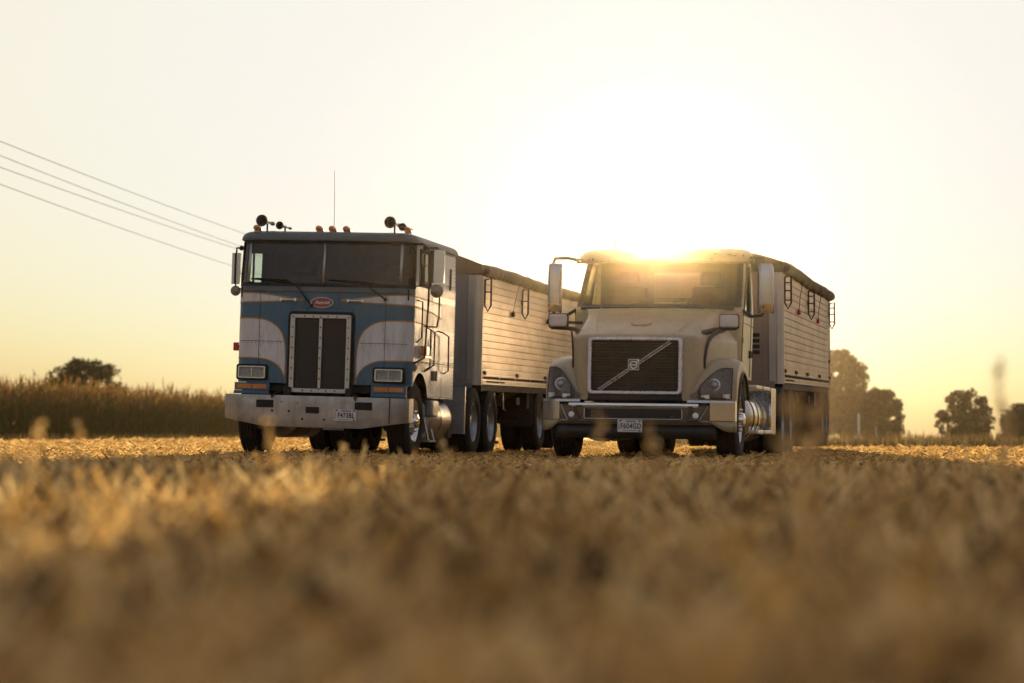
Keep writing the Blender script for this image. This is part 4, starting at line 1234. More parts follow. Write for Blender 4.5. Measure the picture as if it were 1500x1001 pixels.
        for z, k in ((z0_, .75), (z0_ + .02, .95), (z0_ + .12, 1), (z1_ - .15, 1), (z1_ - .03, .93), (z1_, .7)):
            xm_ = (x0 + x1) / 2; hw = (x1 - x0) / 2 * k
            P.append([(s * (xm_ + hw * math.cos(t)), ym + (.085 * k * (-math.sin(t)) if math.sin(t) > 0 else .03 * -math.sin(t)), z) for t in np.linspace(0, 2 * math.pi, 25)])
        ms.grid(P); ms.add(P[0][:-1], [tuple(range(24))]); ms.add(P[-1][:-1], [tuple(range(24))])
        mo = ms.build('mirror', M['chrome2'], T, angle=50)
        eg = MB(); eg.prism([(s * x0, ym + .01), (s * (x0 + .045), ym - .07), (s * (x0 + .03), ym + .045)], lambda p, q, d: (p, q, d), z0_ + .01, z1_ - .01); eg.b2((s * x0, ym + .025, z0_), (s * x1, ym + .055, z1_)); eg.build('mirror_housing', M['black'], mo, bevel=.008)
        ar_ = MB(); ar_.tube([cabp(s * 1.9, lvl(2.60), .0), (s * 1.20, ym + .12, 2.62), (s * 1.36, ym + .03, 2.61), (s * 1.40, ym + .03, 2.50)], .024, 8)
        ar_.tube([cabp(s * 1.9, lvl(1.94), .0), (s * 1.22, ym + .10, 1.86), (s * 1.36, ym + .03, 1.87), (s * 1.40, ym + .03, 1.95)], .022, 8); ar_.build('mirror_arm', M['black'], mo)
        hm = MB(); xa = (.93, 1.16) if s > 0 else (1.02, 1.25)
        ya = 1.02
        hm.prism(rrect(xa[0], 1.675, xa[1], 1.83, .03, 4) if s > 0 else [(-a, b_) for a, b_ in rrect(xa[0], 1.675, xa[1], 1.83, .03, 4)], FY, ya - .05, ya + .06)
        h_ = hm.build('wing_mirror', M['wingmirror'], T, bevel=.02, angle=50)
        hb = MB(); hb.prism(rrect(xa[0] - .012, 1.655, xa[1] + .012, 1.845, .03, 4) if s > 0 else [(-a, b_) for a, b_ in rrect(xa[0] - .012, 1.655, xa[1] + .012, 1.845, .03, 4)], FY, ya + .0, ya + .085); hb.build('mirror_housing', M['black'], h_, bevel=.008)
        hb = MB(); hb.tube([(s * (xa[1] - .02), ya + .03, 1.66), (s * xa[0], ya + .02, 1.655), (s * .88, ya - .15, 1.635), (s * .77, ya - .42, 1.58), (s * .695, ya - .68, 1.48), (s * .665, ya - .78, 1.36)], [.02, .026, .03, .042, .045, .02], 8)
        hb.tube([(s * xa[0], ya + .04, 1.73), (s * .90, 1.40, 1.74)], .02, 6); hb.build('mirror_arm', M['black'], h_)
    vs = MB(); vs.grid([[cabp(u, lvl(z), o) for z, o in ((2.575, .16), (2.60, .18), (2.68, .165), (2.76, .13), (2.80, .085), (2.812, .03))] for u in np.linspace(-1.7, 1.7, 34)])
    vs.build('sun_visor', M['visor'], T, solid=.012)
    for pts in (((-.30, -.02), (.55, .035)), ((.25, -.02), (1.05, .05))):
        w = MB(); w.tube([cabp(u, lvl(2.03 + (.05 if k else 0)), .03) for k, u in enumerate(np.linspace(pts[0][0], pts[1][0], 6))], .010, 6); w.tube([cabp(u, lvl(2.05), .022) for u in np.linspace(pts[0][0] + .1, pts[1][0] + .1, 6)], .008, 5); w.build('wiper', M['gasket'], T)
    ex = MB(); ex.tube([(-.85, 3.85, .8), (-.85, 3.85, 2.85), (-.86, 3.85, 2.98), (-.90, 3.87, 3.10)], .058, 16, cap=False); ex.tube([(-.85, 3.85, 1.2), (-.85, 3.85, 2.3)], .10, 20)
    ex.build('exhaust_stack', M['hornmetal'], T)
    it = MB(); it.b2((-1.0, 2.05, 1.78), (1.0, 2.45, 1.95)); it.b2((-1.02, 3.52, 1.2), (1.02, 3.54, 2.76)); it.b2((-1.02, 2.0, 1.1), (1.02, 3.5, 1.13)); it.b2((-1.0, 2.65, 2.70), (1.0, 3.5, 2.72))
    it.build('cab_interior', M['interior'], T)
    rw = MB(); rw.b2((-.28, 3.50, 2.10), (.55, 3.515, 2.52)); rw.build('rear_window', M['rearpane'], T)
    for s in (1, -1):
        se = MB(); se.b2((s * .55 - .25, 2.55, 1.55), (s * .55 + .25, 3.05, 1.7)); se.b2((s * .55 - .24, 2.98, 1.65), (s * .55 + .24, 3.12, 2.30)); se.b2((s * .55 - .14, 3.0, 2.32), (s * .55 + .14, 3.09, 2.50)); se.build('seat', M['seat'], T, bevel=.04)
    st = MB(); c = Vector((.55, 2.42, 2.02)); rot = Matrix.Rotation(R(50), 3, 'X')
    st.tube([c + rot @ Vector((.22 * math.cos(2 * math.pi * k / 24), .22 * math.sin(2 * math.pi * k / 24), 0)) for k in range(25)], .015, 6, cap=False); st.tube([c - rot @ Vector((.22, 0, 0)), c + rot @ Vector((.22, 0, 0))], .014, 6)
    st.build('steering_wheel', M['black'], T)
    # --- chassis
    ch = MB()
    for s in (1, -1):
        ch.b2((s * .38, .2, .66), (s * .46, 8.6, .92)); ch.b2((s * .36, .9, .56), (s * .47, 1.75, .66))
    ch.tube([(-.95, 1.30, .50), (.95, 1.30, .50)], .06, 8); ch.b2((-.40, .35, .50), (.40, 1.7, 1.4)); ch.b2((-1.0, 1.7, .80), (1.0, 3.5, 1.08)); ch.b2((-.4, 1.4, .45), (.4, 4.2, 1.2))
    for y in (6.55, 7.85):
        ch.tube([(-.9, y, .515), (.9, y, .515)], .09, 10); ch.ball((0, y, .515), .22, 12, 8)
        for s in (1, -1): ch.b2((s * .50, y - .5, .58), (s * .58, y + .5, .70))
    ch.b2((-.45, 6.4, .93), (.45, 7.6, .985))
    ch.build('chassis', M['frame'], T, bevel=.01)
    for s in (1, -1):
        wheel(T, s * 1.04, 1.30, s, 'steer')
        for y in (6.55, 7.85): wheel(T, s * 1.075, y, s, 'drive')
        tk = MB(); tk.lathe([(0, 0), (.01, .22), (.03, .32), (.06, .34), (2.0, .34), (2.03, .32), (2.05, .22), (2.06, 0)], (s * .84, 2.45, .56), (0, 1, 0), 44)
        tank = tk.build('fuel_tank', M['chrome2'], T)
        sp_ = MB()
        for y in (2.75, 3.3, 3.9): sp_.lathe([(0, .345), (.002, .352), (.05, .352), (.052, .345)], (s * .84, y, .56), (0, 1, 0), 44)
        sp_.build('tank_strap', M['black'], tank)
        for y0_, y1_ in ((2.35, 3.05), (3.25, 4.15)):
            for z in (.34, .93):
                st = MB(); st.b2((s * 1.06, y0_ + (.25 if z < .5 else 0), z), (s * 1.26, y1_ + (.25 if z < .5 else 0), z + .05)); st.tube([(s * 1.1, y0_ + .1, z), (s * .95, y0_ + .1, z)], .02, 6)
                st.build('step_plate', M['stepalu'], T, bevel=.01)
        bx = MB(); bx.b2((s * .55, 4.75, .32), (s * 1.20, 5.55, .99)); bo = bx.build('tool_box', M['toolbox'], T, bevel=.02)
        MB().prism(rrect(s * .88 - .25, .38, s * .88 + .25, .80, .03, 3), FY, 4.735, 4.748).build('tool_box_door', M['chrome2'], bo)
        MB().b2((s * 1.185, 4.73, .32), (s * 1.215, 4.76, .99)).build('tool_box_edge', M['chrome'], bo)
        MB().b2((s * .72, 8.5, .30), (s * 1.2, 8.515, .95)).build('mud_flap', M['black'], T)
    return T
M['lampglass'] = mat('dark_lamp_glass', (0.30, 0.30, 0.33), 0.06, metal=0.6, coat=1.0, bump=.5, bscale=40)
M['lampbowl'] = mat('lamp_bowl', (0.17, 0.145, 0.13), 0.3, bump=.6, bscale=14, metal=0.7, var=0.2, scale=8)
M['badgegrey'] = mat('emblem_enamel', (0.06, 0.055, 0.05), 0.4)
M['bumperpaint'] = mat('dark_bumper_paint', (0.15, 0.115, 0.078), 0.3, coat=0.3)
M['bumperdark'] = mat('pocket_plastic', (0.07, 0.055, 0.04), 0.4)
M['chrome2'] = mat('polished_metal', (0.6, 0.57, 0.54), 0.16, metal=1, var=0.06, scale=2, bump=0.05, bscale=2)
M['stepalu'] = mat('step_aluminium', (0.8, 0.75, 0.65), 0.4, metal=0.9)
M['toolbox'] = mat('polished_tool_box', (0.42, 0.42, 0.48), 0.25, metal=0.9)
M['wingmirror'] = mat('pale_mirror_back', (0.45, 0.46, 0.52), 0.25, coat=0.5)
M['rearpane'] = mat('pale_rear_pane', (0.25, 0.24, 0.22), 0.3)
conventional()
# ------------------------------------------------------------------ ground
def gz_np(x, y):
    d = np.hypot(x, y)
    az = np.arctan2(x, np.maximum(y, .01))
    def sm(t): t = np.clip(t, 0, 1); return t * t * (3 - 2 * t)
    z = .04 * sm((-x) / 3.0) * sm((60 - d) / 20)
    z = z - .0066 * np.maximum(d - 46, 0) * sm((az - .0) / .10)
    z = z - .0030 * np.maximum(d - 120, 0) * (1 - sm((az - .0) / .10))
    # shallow rolls and clods near the camera
    z = z + (.020 * np.sin(x * 1.7 + 1) * np.sin(y * .9 + .4) + .012 * np.sin(x * 4.1 + y * 2.3) + .008 * np.sin(x * 9.3 - y * 7.1)) * sm((22 - d) / 10) * sm((d - .5) / 2)
    return z
def ground():
    ths = np.concatenate([np.linspace(-math.pi, -.35, 40), np.linspace(-.34, .34, 240), np.linspace(.35, math.pi, 40)])
    rs = np.concatenate([[0.05], np.geomspace(.6, 70, 230), np.geomspace(75, 9000, 60)])
    TH, RR = np.meshgrid(ths, rs, indexing='ij')
    X = RR * np.sin(TH); Y = RR * np.cos(TH); Z = gz_np(X, Y)
    n, m = X.shape
    Z = Z + np.where(RR < 60, RNG.normal(0, .006, X.shape), 0)
    v = np.stack([X, Y, Z], -1).reshape(-1, 3)
    i, j = np.meshgrid(np.arange(n - 1), np.arange(m - 1), indexing='ij')
    a = (i * m + j).ravel(); f = np.stack([a, a + m, a + m + 1, a + 1], -1)
    me = bpy.data.meshes.new('field_ground'); me.from_pydata(v.tolist(), [], f.tolist())
    for p in me.polygons: p.use_smooth = True
    m_, nn, l, b = mat_base('dry_stubble_soil')
    tc = nn.new('ShaderNodeTexCoord')
    n1 = nn.new('ShaderNodeTexNoise'); n1.inputs['Scale'].default_value = 1.3; n1.inputs['Detail'].default_value = 10; n1.inputs['Roughness'].default_value = .7
    n2 = nn.new('ShaderNodeTexNoise'); n2.inputs['Scale'].default_value = 22; n2.inputs['Detail'].default_value = 8; n2.inputs['Roughness'].default_value = .75
    mp = nn.new('ShaderNodeMapping'); mp.inputs['Scale'].default_value = (1, .35, 1)
    l.new(tc.outputs['Object'], mp.inputs[0]); l.new(mp.outputs[0], n1.inputs['Vector']); l.new(tc.outputs['Object'], n2.inputs['Vector'])
    mx = nn.new('ShaderNodeMath'); mx.operation = 'ADD'; l.new(n1.outputs[0], mx.inputs[0]); l.new(n2.outputs[0], mx.inputs[1])
    cr = nn.new('ShaderNodeValToRGB')
    cr.color_ramp.elements[0].position = .80; cr.color_ramp.elements[0].color = (.12, .062, .022, 1)
    cr.color_ramp.elements[1].position = 1.18; cr.color_ramp.elements[1].color = (.60, .38, .14, 1)
    e = cr.color_ramp.elements.new(.98); e.color = (.36, .21, .065, 1)
    h = nn.new('ShaderNodeMath'); h.operation = 'MULTIPLY'; h.inputs[1].default_value = 1.0
    l.new(mx.outputs[0], h.inputs[0]); l.new(h.outputs[0], cr.inputs[0]); l.new(cr.outputs[0], b.inputs['Base Color'])
    bp = nn.new('ShaderNodeBump'); bp.inputs['Strength'].default_value = .9; bp.inputs['Distance'].default_value = .04
    l.new(n2.outputs[0], bp.inputs['Height']); l.new(bp.outputs[0], b.inputs['Normal'])
    b.inputs['Roughness'].default_value = .9
    me.materials.append(m_)
    o = bpy.data.objects.new('field_ground', me); COL.objects.link(o); tag(o, kind='structure')
ground()

def quads_object(name, V, tint, m, kind=None, parent=None):
    """V: (n,k,3) arrays of k-gon corners as one mesh with a per-piece 'tint'"""
    n, k, _ = V.shape
    me = bpy.data.meshes.new(name)
    me.vertices.add(n * k); me.vertices.foreach_set('co', V.reshape(-1).astype(np.float32))
    me.loops.add(n * k); me.loops.foreach_set('vertex_index', np.arange(n * k, dtype=np.int32))
    me.polygons.add(n); me.polygons.foreach_set('loop_start', np.arange(0, n * k, k, dtype=np.int32))
    me.update(calc_edges=True); me.validate()
    at = me.attributes.new('tint', 'FLOAT', 'POINT'); at.data.foreach_set('value', np.repeat(tint, k).astype(np.float32))
    me.materials.append(m)
    o = bpy.data.objects.new(name, me); COL.objects.link(o)
    if parent is not None: o.parent = parent
    if kind: o['kind'] = kind
    return o

def unit(v): return v / np.maximum(1e-9, np.linalg.norm(v, axis=-1, keepdims=True))

M['straw'] = leaf_mat('straw', (.085, .042, .013), (.68, .41, .12), (1.0, .76, .36), .62)
def clump(x, y, s=1.0, ph=0.0):
    return .5 + .25 * np.sin(x * 2.1 / s + ph) * np.sin(y * 1.6 / s + 1.3 * ph) + .25 * np.sin(x * .83 / s - y * 1.1 / s + ph)
def mound(x, y, d):
    m = clump(x, y, .45, 2.2) * clump(x, y, .21, .7) * 1.6
    return np.clip(m - .25, 0, 1) * .07 * np.clip((17 - d) / 6, .08, 1)
def straw():
    out = []; tn = []
    def scatter(n, d0, d1, half=.27, p=1.0):
        u = RNG.random(n); d = d0 + (d1 - d0) * u ** p
        az = (RNG.random(n) * 2 - 1) * half
        return d * np.sin(az), d * np.cos(az), d
    # lying straws and chaff
    for n, d0, d1, ln, wd, p in ((52000, 1.2, 14, (.06, .22), (.004, .010), .75), (120000, 12, 62, (.05, .16), (.006, .012), .85), (26000, 55, 130, (.1, .3), (.015, .03), .9)):
        x, y, d = scatter(n, d0, d1, .27, p)
        z = gz_np(x, y) + RNG.random(n) ** 2 * np.where(d < 14, .07, .02) + mound(x, y, d) * RNG.random(n)
        a = RNG.random(n) * 2 * np.pi; el = RNG.normal(0, .45 if d0 < 5 else .22, n)
        L = RNG.uniform(*ln, n)[:, None]; W = RNG.uniform(*wd, n)[:, None]
        t = np.stack([np.cos(a) * np.cos(el), np.sin(a) * np.cos(el), np.abs(np.sin(el))], -1)
        r = unit(RNG.normal(size=(n, 3))); w = unit(np.cross(t, r))
        c = np.stack([x, y, z + .006], -1)
        out.append(np.stack([c - w * W, c + w * W, c + t * L + w * W * .7, c + t * L - w * W * .7], 1))
        tn.append(np.clip((clump(x, y, .5, .4) - .5) * .7 + (clump(x, y, .13, 2.4) - .5) * np.where(d < 13, 1.3, .5) + np.where(d < 9, .47, .52) + (RNG.random(n) - .5) * .6, 0, 1))
    # crumpled leaves and pods
    for n, d0, d1, s0, s1, p in ((26000, 1.4, 16, .012, .045, .8), (40000, 14, 60, .012, .04, .85)):
        x, y, d = scatter(n, d0, d1, .27, p)
        c = np.stack([x, y, gz_np(x, y) + .01 + RNG.random(n) ** 2 * np.where(d < 14, .09, .03) + mound(x, y, d) * RNG.random(n)], -1)
        s = RNG.uniform(s0, s1, n)[:, None]
        u = unit(RNG.normal(size=(n, 3))); w = unit(np.cross(u, RNG.normal(size=(n, 3))))
        out.append(np.stack([c - u * s, c - w * s * .5, c + u * s, c + w * s * .6 + unit(np.cross(u, w)) * s * .3], 1))
        tn.append(np.clip((clump(x, y, .13, 2.4) - .5) * 1.7 + np.where(d < 9, .52, .57) + (RNG.random(n) - .5) * .5, 0, 1))
    # tufts of residue heaped here and there close by, tinted pale as highlights
    nt = 620
    u = RNG.random(nt); dt = 1.6 + 15 * u ** .8; azt = RNG.uniform(-.27, .27, nt); tx = dt * np.sin(azt); ty = dt * np.cos(azt)
    keep = clump(tx, ty, .13, 2.4) > .5; tx, ty = tx[keep], ty[keep]; nt = len(tx)
    per = 42; rr = RNG.uniform(.05, .15, nt); tt = RNG.uniform(.6, 1.0, nt); hh = RNG.uniform(.02, .055, nt)
    cx = np.repeat(tx, per) + RNG.normal(0, 1, nt * per) * np.repeat(rr, per); cy = np.repeat(ty, per) + RNG.normal(0, 1, nt * per) * np.repeat(rr, per)
    c = np.stack([cx, cy, gz_np(cx, cy) + RNG.random(nt * per) * np.repeat(hh, per)], -1)
    s_ = RNG.uniform(.010, .030, nt * per)[:, None]; u = unit(RNG.normal(size=(nt * per, 3))); w = unit(np.cross(u, RNG.normal(size=(nt * per, 3))))
    out.append(np.stack([c - u * s_, c - w * s_ * .5, c + u * s_, c + w * s_ * .6], 1)); tn.append(np.clip(np.repeat(tt, per) + RNG.normal(0, .1, nt * per), 0, 1))
    # small near tufts standing clear of the mat, tinted bright as painted highlights
    nt = 420; per = 26
    dt = 1.8 + 7.5 * RNG.random(nt) ** .8; azt = RNG.uniform(-.27, .27, nt); rr = RNG.uniform(.008, .026, nt)
    cx = np.repeat(dt * np.sin(azt), per) + RNG.normal(0, 1, nt * per) * np.repeat(rr, per); cy = np.repeat(dt * np.cos(azt), per) + RNG.normal(0, 1, nt * per) * np.repeat(rr, per)
    c = np.stack([cx, cy, gz_np(cx, cy) + np.repeat(RNG.uniform(.04, .10, nt), per) + RNG.normal(0, 1, nt * per) * np.repeat(rr, per) * .7], -1)
    s_ = RNG.uniform(.008, .018, nt * per)[:, None]; u = unit(RNG.normal(size=(nt * per, 3))); w = unit(np.cross(u, RNG.normal(size=(nt * per, 3))))
    out.append(np.stack([c - u * s_, c - w * s_ * .6, c + u * s_, c + w * s_ * .6], 1)); tn.append(np.clip(RNG.normal(.92, .08, nt * per), 0, 1))
    # the field goes on to both sides of the view
    for sg_ in (-1, 1):
        n = 42000; d = 2 + 58 * RNG.random(n) ** .8; az = sg_ * (.26 + .55 * RNG.random(n) ** 1.3); x = d * np.sin(az); y = d * np.cos(az)
        a = RNG.random(n) * 2 * np.pi; el = RNG.normal(0, .3, n); L = RNG.uniform(.08, .24, n)[:, None]; W = RNG.uniform(.008, .016, n)[:, None]
        t = np.stack([np.cos(a) * np.cos(el), np.sin(a) * np.cos(el), np.abs(np.sin(el))], -1); w = unit(np.cross(t, unit(RNG.normal(size=(n, 3)))))
        c = np.stack([x, y, gz_np(x, y) + .006 + RNG.random(n) ** 2 * .03], -1)
        out.append(np.stack([c - w * W, c + w * W, c + t * L + w * W * .7, c + t * L - w * W * .7], 1)); tn.append(np.clip(.5 + (RNG.random(n) - .5) * .9, 0, 1))
    # standing stubble in rows
    for n, d0, d1, h0, h1, p in ((3000, 1.6, 16, .03, .09, .7), (30000, 14, 75, .02, .06, .8)):
        x, y, d = scatter(n, d0, d1, .27, p)
        x = np.round((x + y * .12) / .38) * .38 - y * .12 + RNG.normal(0, .05, n)
        h = RNG.uniform(h0, h1, n)[:, None]
        c = np.stack([x, y, gz_np(x, y) - .01], -1)
        t = unit(np.stack([RNG.normal(0, .35, n), RNG.normal(0, .35, n), np.ones(n)], -1))
        a = RNG.random(n) * np.pi; w = np.stack([np.cos(a), np.sin(a), np.zeros(n)], -1)
        W = RNG.uniform(.003, .006, n)[:, None]
        out.append(np.stack([c - w * W, c + w * W, c + t * h + w * W * .6, c + t * h - w * W * .6], 1))
        tn.append(np.clip(.3 + RNG.random(n) * .6, 0, 1))
    quads_object('straw_litter', np.concatenate(out), np.concatenate(tn), M['straw'], 'stuff')
straw()

# ------------------------------------------------------------------ blades helper (long tapered curved strips)
def blades(base, dirv, length, width, droop, segs=4):
    """base (n,3) root points, dirv (n,3) start directions; returns (n*segs,4,3)"""
    n = len(base)
    side = unit(np.cross(dirv, np.array([0, 0, 1.0])) + 1e-6)
    P = [base]; d = unit(dirv); p = base
    for k in range(segs):
        p = p + d * (length / segs)[:, None]
        d = unit(d + np.array([0, 0, -1.0]) * (droop)[:, None])
        P.append(p)
    Q = []
    for k in range(segs):
        w0 = width * (1 - (k / segs) ** 1.6) ; w1 = width * (1 - ((k + 1) / segs) ** 1.6)
        Q.append(np.stack([P[k] - side * w0[:, None], P[k] + side * w0[:, None], P[k + 1] + side * w1[:, None] + 1e-4, P[k + 1] - side * w1[:, None]], 1))
    return np.concatenate(Q)

# ------------------------------------------------------------------ maize
M['maize'] = leaf_mat('maize_leaf', (.12, .16, .026), (.24, .13, .036), (.44, .25, .08), .585)
def maize():
    e0 = np.array([-20.5, 97.0]); dr = unit(np.array([4.5, 38.0])); nr = np.array([-dr[1], dr[0]]) * 1.0
    S0, S1 = -45, 230
    rows = 14
    V = []; tn = []
    for r in range(rows):
        sp = .20 if r < 5 else .30
        s = np.arange(S0, S1, sp); s = s + RNG.normal(0, .06, len(s))
        # rows run parallel to the edge, the first faces the camera
        off = r * .76
        p = e0 + dr * s[:, None] + np.array([-dr[1], dr[0]]) * off
        keep = (p[:, 1] > 40)
        far = p[:, 1] > 150
        keep &= ~(far & (RNG.random(len(s)) < .65))
        p = p[keep] + RNG.normal(0, .05, (keep.sum(), 2))
        n = len(p); h = RNG.normal(2.12, .27, n) + .12 * np.sin(p[:, 1] * .3)
        b = np.stack([p[:, 0], p[:, 1], gz_np(p[:, 0], p[:, 1])], -1)
        lean = unit(np.stack([RNG.normal(0, .05, n), RNG.normal(0, .05, n), np.ones(n)], -1))
        # stalk, two crossed strips
        V.append(blades(b, lean, h, np.full(n, .018), np.zeros(n), 1)); tn.append(RNG.uniform(.5, 1.0, n))
        # tassel
        for k in range(5):
            tp = b + lean * (h * .97)[:, None]
            d = unit(lean + RNG.normal(0, .22, (n, 3)))
            V.append(blades(tp, d, RNG.uniform(.22, .50, n), np.full(n, .012), np.full(n, .05), 2)); tn.append(np.repeat(RNG.uniform(.45, .85, n)[None], 2, 0).ravel())
        nl = 9 if r < 4 else 6
        for k in range(nl):
            fr = (k + .7) / (nl + .3); fr = fr * (.98 if r < 4 else .6) + (0 if r < 4 else .4)
            a = RNG.random(n) * 2 * np.pi
            at = b + lean * (h * (fr * .95) + RNG.normal(0, .05, n))[:, None]
            d = unit(np.stack([np.cos(a) * .6, np.sin(a) * .6, np.full(n, 1.0)], -1))
            L = RNG.uniform(.45, .85, n) * (1 - .3 * abs(fr - .5)); sg = 4
            V.append(blades(at, d, L, RNG.uniform(.025, .050, n), RNG.uniform(.12, .55, n), sg))
            t = np.clip(RNG.beta(1.0, 2.8, n) * (.55 + .6 * fr) + (fr > .72) * (.05 + .25 * RNG.random(n)), 0, 1)
            tn.append(np.repeat(t[None], sg, 0).ravel())
    o = quads_object('maize_field', np.concatenate(V), np.concatenate(tn), M['maize'], 'stuff')
maize()

# grass verge beyond the field on the right and weeds along the maize foot
M['verge'] = leaf_mat('verge_grass', (.06, .05, .015), (.16, .11, .035), (.34, .24, .09), .5)
def verge():
    V = []; tn = []
    n = 26000
    d = 85 + 130 * RNG.random(n) ** 1.4; az = RNG.uniform(.05, .26, n)
    x = d * np.sin(az); y = d * np.cos(az)
    b = np.stack([x, y, gz_np(x, y)], -1)
    dv = unit(np.stack([RNG.normal(0, .3, n), RNG.normal(0, .3, n), np.ones(n)], -1))
    V.append(blades(b, dv, RNG.uniform(.25, .75, n), RNG.uniform(.012, .03, n), RNG.uniform(.05, .3, n), 2)); tn.append(np.tile(RNG.random(n), 2))
    n = 6000
    s = RNG.uniform(-40, 60, n); e = np.array([-20.5, 97.0]) + unit(np.array([4.5, 38.0])) * s[:, None] + np.array([.96, -.27]) * RNG.uniform(0.2, 3.0, (n, 1))
    b = np.stack([e[:, 0], e[:, 1], gz_np(e[:, 0], e[:, 1])], -1)
    dv = unit(np.stack([RNG.normal(0, .4, n), RNG.normal(0, .4, n), np.ones(n)], -1))
    V.append(blades(b, dv, RNG.uniform(.1, .4, n), RNG.uniform(.008, .02, n), RNG.uniform(.05, .3, n), 2)); tn.append(np.tile(RNG.random(n), 2))
    quads_object('verge_grass', np.concatenate(V), np.concatenate(tn), M['verge'], 'stuff')
verge()

# ------------------------------------------------------------------ trees
M['leaf'] = leaf_mat('tree_leaves', (.035, .030, .007), (.075, .055, .012), (.14, .10, .022), .4)
def px_to(px, py, d):
    """reference-photo direction (1500 px wide) at ground distance d -> x, z"""
    return (px - 750) / 3541 * d, CAM_H + (633 - py) / 3541 * d
def tree(px, top, base, wpx, d, label, blobs=None, leaf=.17, n=9000, seed=1, group='trees beyond the field', name='broadleaf_tree', nb=80):
    rg = np.random.default_rng(seed)
    x, zt = px_to(px, top, d); _, zb_ = px_to(px, base, d)
    w = wpx / 3541 * d; gz = float(gz_np(np.array([x]), np.array([d]))[0])
    h = zt - gz
    T = empty(name, (x, d, gz), label=label, cat='tree', group=group)
    tr = MB()
    tr.tube([(0, 0, -.3), (.05, 0, h * .2), (-.05, .05, h * .45), (0, 0, h * .8)], [w * .04, w * .032, w * .022, w * .006], 8)
    limbs = []
    for k in range(9):
        a = k * 2.4; z0 = h * rg.uniform(.12, .55); e = (math.cos(a) * w * rg.uniform(.2, .42), math.sin(a) * w * rg.uniform(.2, .42), z0 + h * rg.uniform(.12, .35))
        tr.tube([(0, 0, z0), (e[0] * .5, e[1] * .5, (z0 + e[2]) / 2 + .1), e], [w * .016, w * .010, w * .004], 5)
    tr.build('trunk', M['bark'], T)
    B = blobs
    if B is None:
        B = []
        lob = [(rg.uniform(0, 6.28), rg.uniform(.10, .30)) for _ in range(3)]
        for k in range(nb):
            a = rg.uniform(0, 6.28); zc = rg.uniform(.10, 1.0) ** .85
            prof = math.sqrt(max(.02, 1 - ((zc - .38) / .63) ** 2)) if zc > .38 else .70 + .30 * zc / .38
            lb = 1 + sum(w_ * math.cos(a - a0 + zc * 3) for a0, w_ in lob) * .5
            rr = prof * lb * rg.uniform(.55, .98) * .44
            B.append((math.cos(a) * rr, math.sin(a) * rr, min(.95, zc * .97), rg.uniform(.045, .105)))
        B += [(0, 0, .40, .22), (0, 0, .60, .17), (.10, 0, .25, .16), (-.10, 0, .25, .16)]
    P = []; per = np.array([b[3] ** 2.2 for b in B]); per = (per / per.sum() * n).astype(int)
    for (bx, by, bz, br), c in zip(B, per):
        u = rg.normal(size=(c, 3)); u = unit(u) * (rg.random((c, 1)) ** .45)
        # small clumps inside the blob
        cl = unit(rg.normal(size=(14, 3))) * .75
        idx = rg.integers(0, 14, c); u = np.where(rg.random((c, 1)) < .75, cl[idx] + unit(rg.normal(size=(c, 3))) * rg.random((c, 1)) * .42, u)
        P.append(np.stack([bx * w + u[:, 0] * br * w, by * w + u[:, 1] * br * w, bz * h + u[:, 2] * br * (w * .5 + h * .5) * .9], -1))
    P = np.concatenate(P); P = P[P[:, 2] > .05]
    n_ = len(P); u = unit(rg.normal(size=(n_, 3))); v = unit(np.cross(u, rg.normal(size=(n_, 3)))); s = rg.uniform(.5, 1.2, (n_, 1)) * leaf
    V = np.stack([P - u * s, P - v * s * .55, P + u * s, P + v * s * .55], 1)
    quads_object('crown', V, rg.random(n_), M['leaf'], parent=T)
    return T
tree(127, 529, 640, 150, 235, 'rounded tree rising above the maize at far left', leaf=.16, n=20000, nb=150, seed=3, group='trees on the skyline')
tree(1232, 512, 656, 100, 215, 'tallest dark tree right behind the short trailer', leaf=.17, n=26000, nb=190, seed=5, group='trees on the skyline')
tree(1288, 569, 656, 84, 215, 'lower tree joined to the tallest one, behind the white posts', leaf=.15, n=14000, nb=110, seed=6, group='trees on the skyline')
tree(1415, 571, 657, 98, 210, 'rounded free-standing tree with gappy crown at right', leaf=.16, n=9500, seed=8, group='trees on the skyline')
tree(1508, 594, 658, 120, 190, 'dense dark tree cut off by the right edge', leaf=.13, n=16000, nb=130, seed=9, group='trees on the skyline')
k = 0
for px, top, wpx in ((1350, 640, 13), (1362, 638, 15), (1375, 641, 14), (1387, 639, 15), (1398, 643, 14)):
    k += 1
    tree(px, top, 656, wpx, 520, ('leftmost', 'second from left', 'middle', 'second from right', 'rightmost')[k - 1] + ' of five tiny hazy trees in the distant row', leaf=.22, n=900, seed=20 + k, group='row of tiny distant trees')
tree(1357, 648.5, 656, 11, 300, 'small round bush under the tiny distant trees', leaf=.10, n=1200, seed=31, group='trees on the skyline', name='bush')

# white posts in the verge and the far pole
for px, top, base, d, r, lab, m in ((1257.5, 607, 655, 120, .055, 'tall white post in front of the dark trees', 'post'), (1282.5, 625, 655, 150, .05, 'shorter grey post between the white post and the gap', 'galv'),
                            (1331, 631, 655, 260, .09, 'thin far pole standing in the bright gap between trees', 'wood')):
    x, zt = px_to(px, top, d); gz = float(gz_np(np.array([x]), np.array([d]))[0])
    o = MB().tube([(0, 0, -.3), (0, 0, zt - gz)], r, 10); o.ball((0, 0, zt - gz), r * 1.05, 10, 6, (1, 1, .5))
    o = o.build('field_post' if d < 200 else 'utility_pole', M[m], None); o.location = (x, d, gz); tag(o, lab, 'post' if d < 200 else 'pole', None)

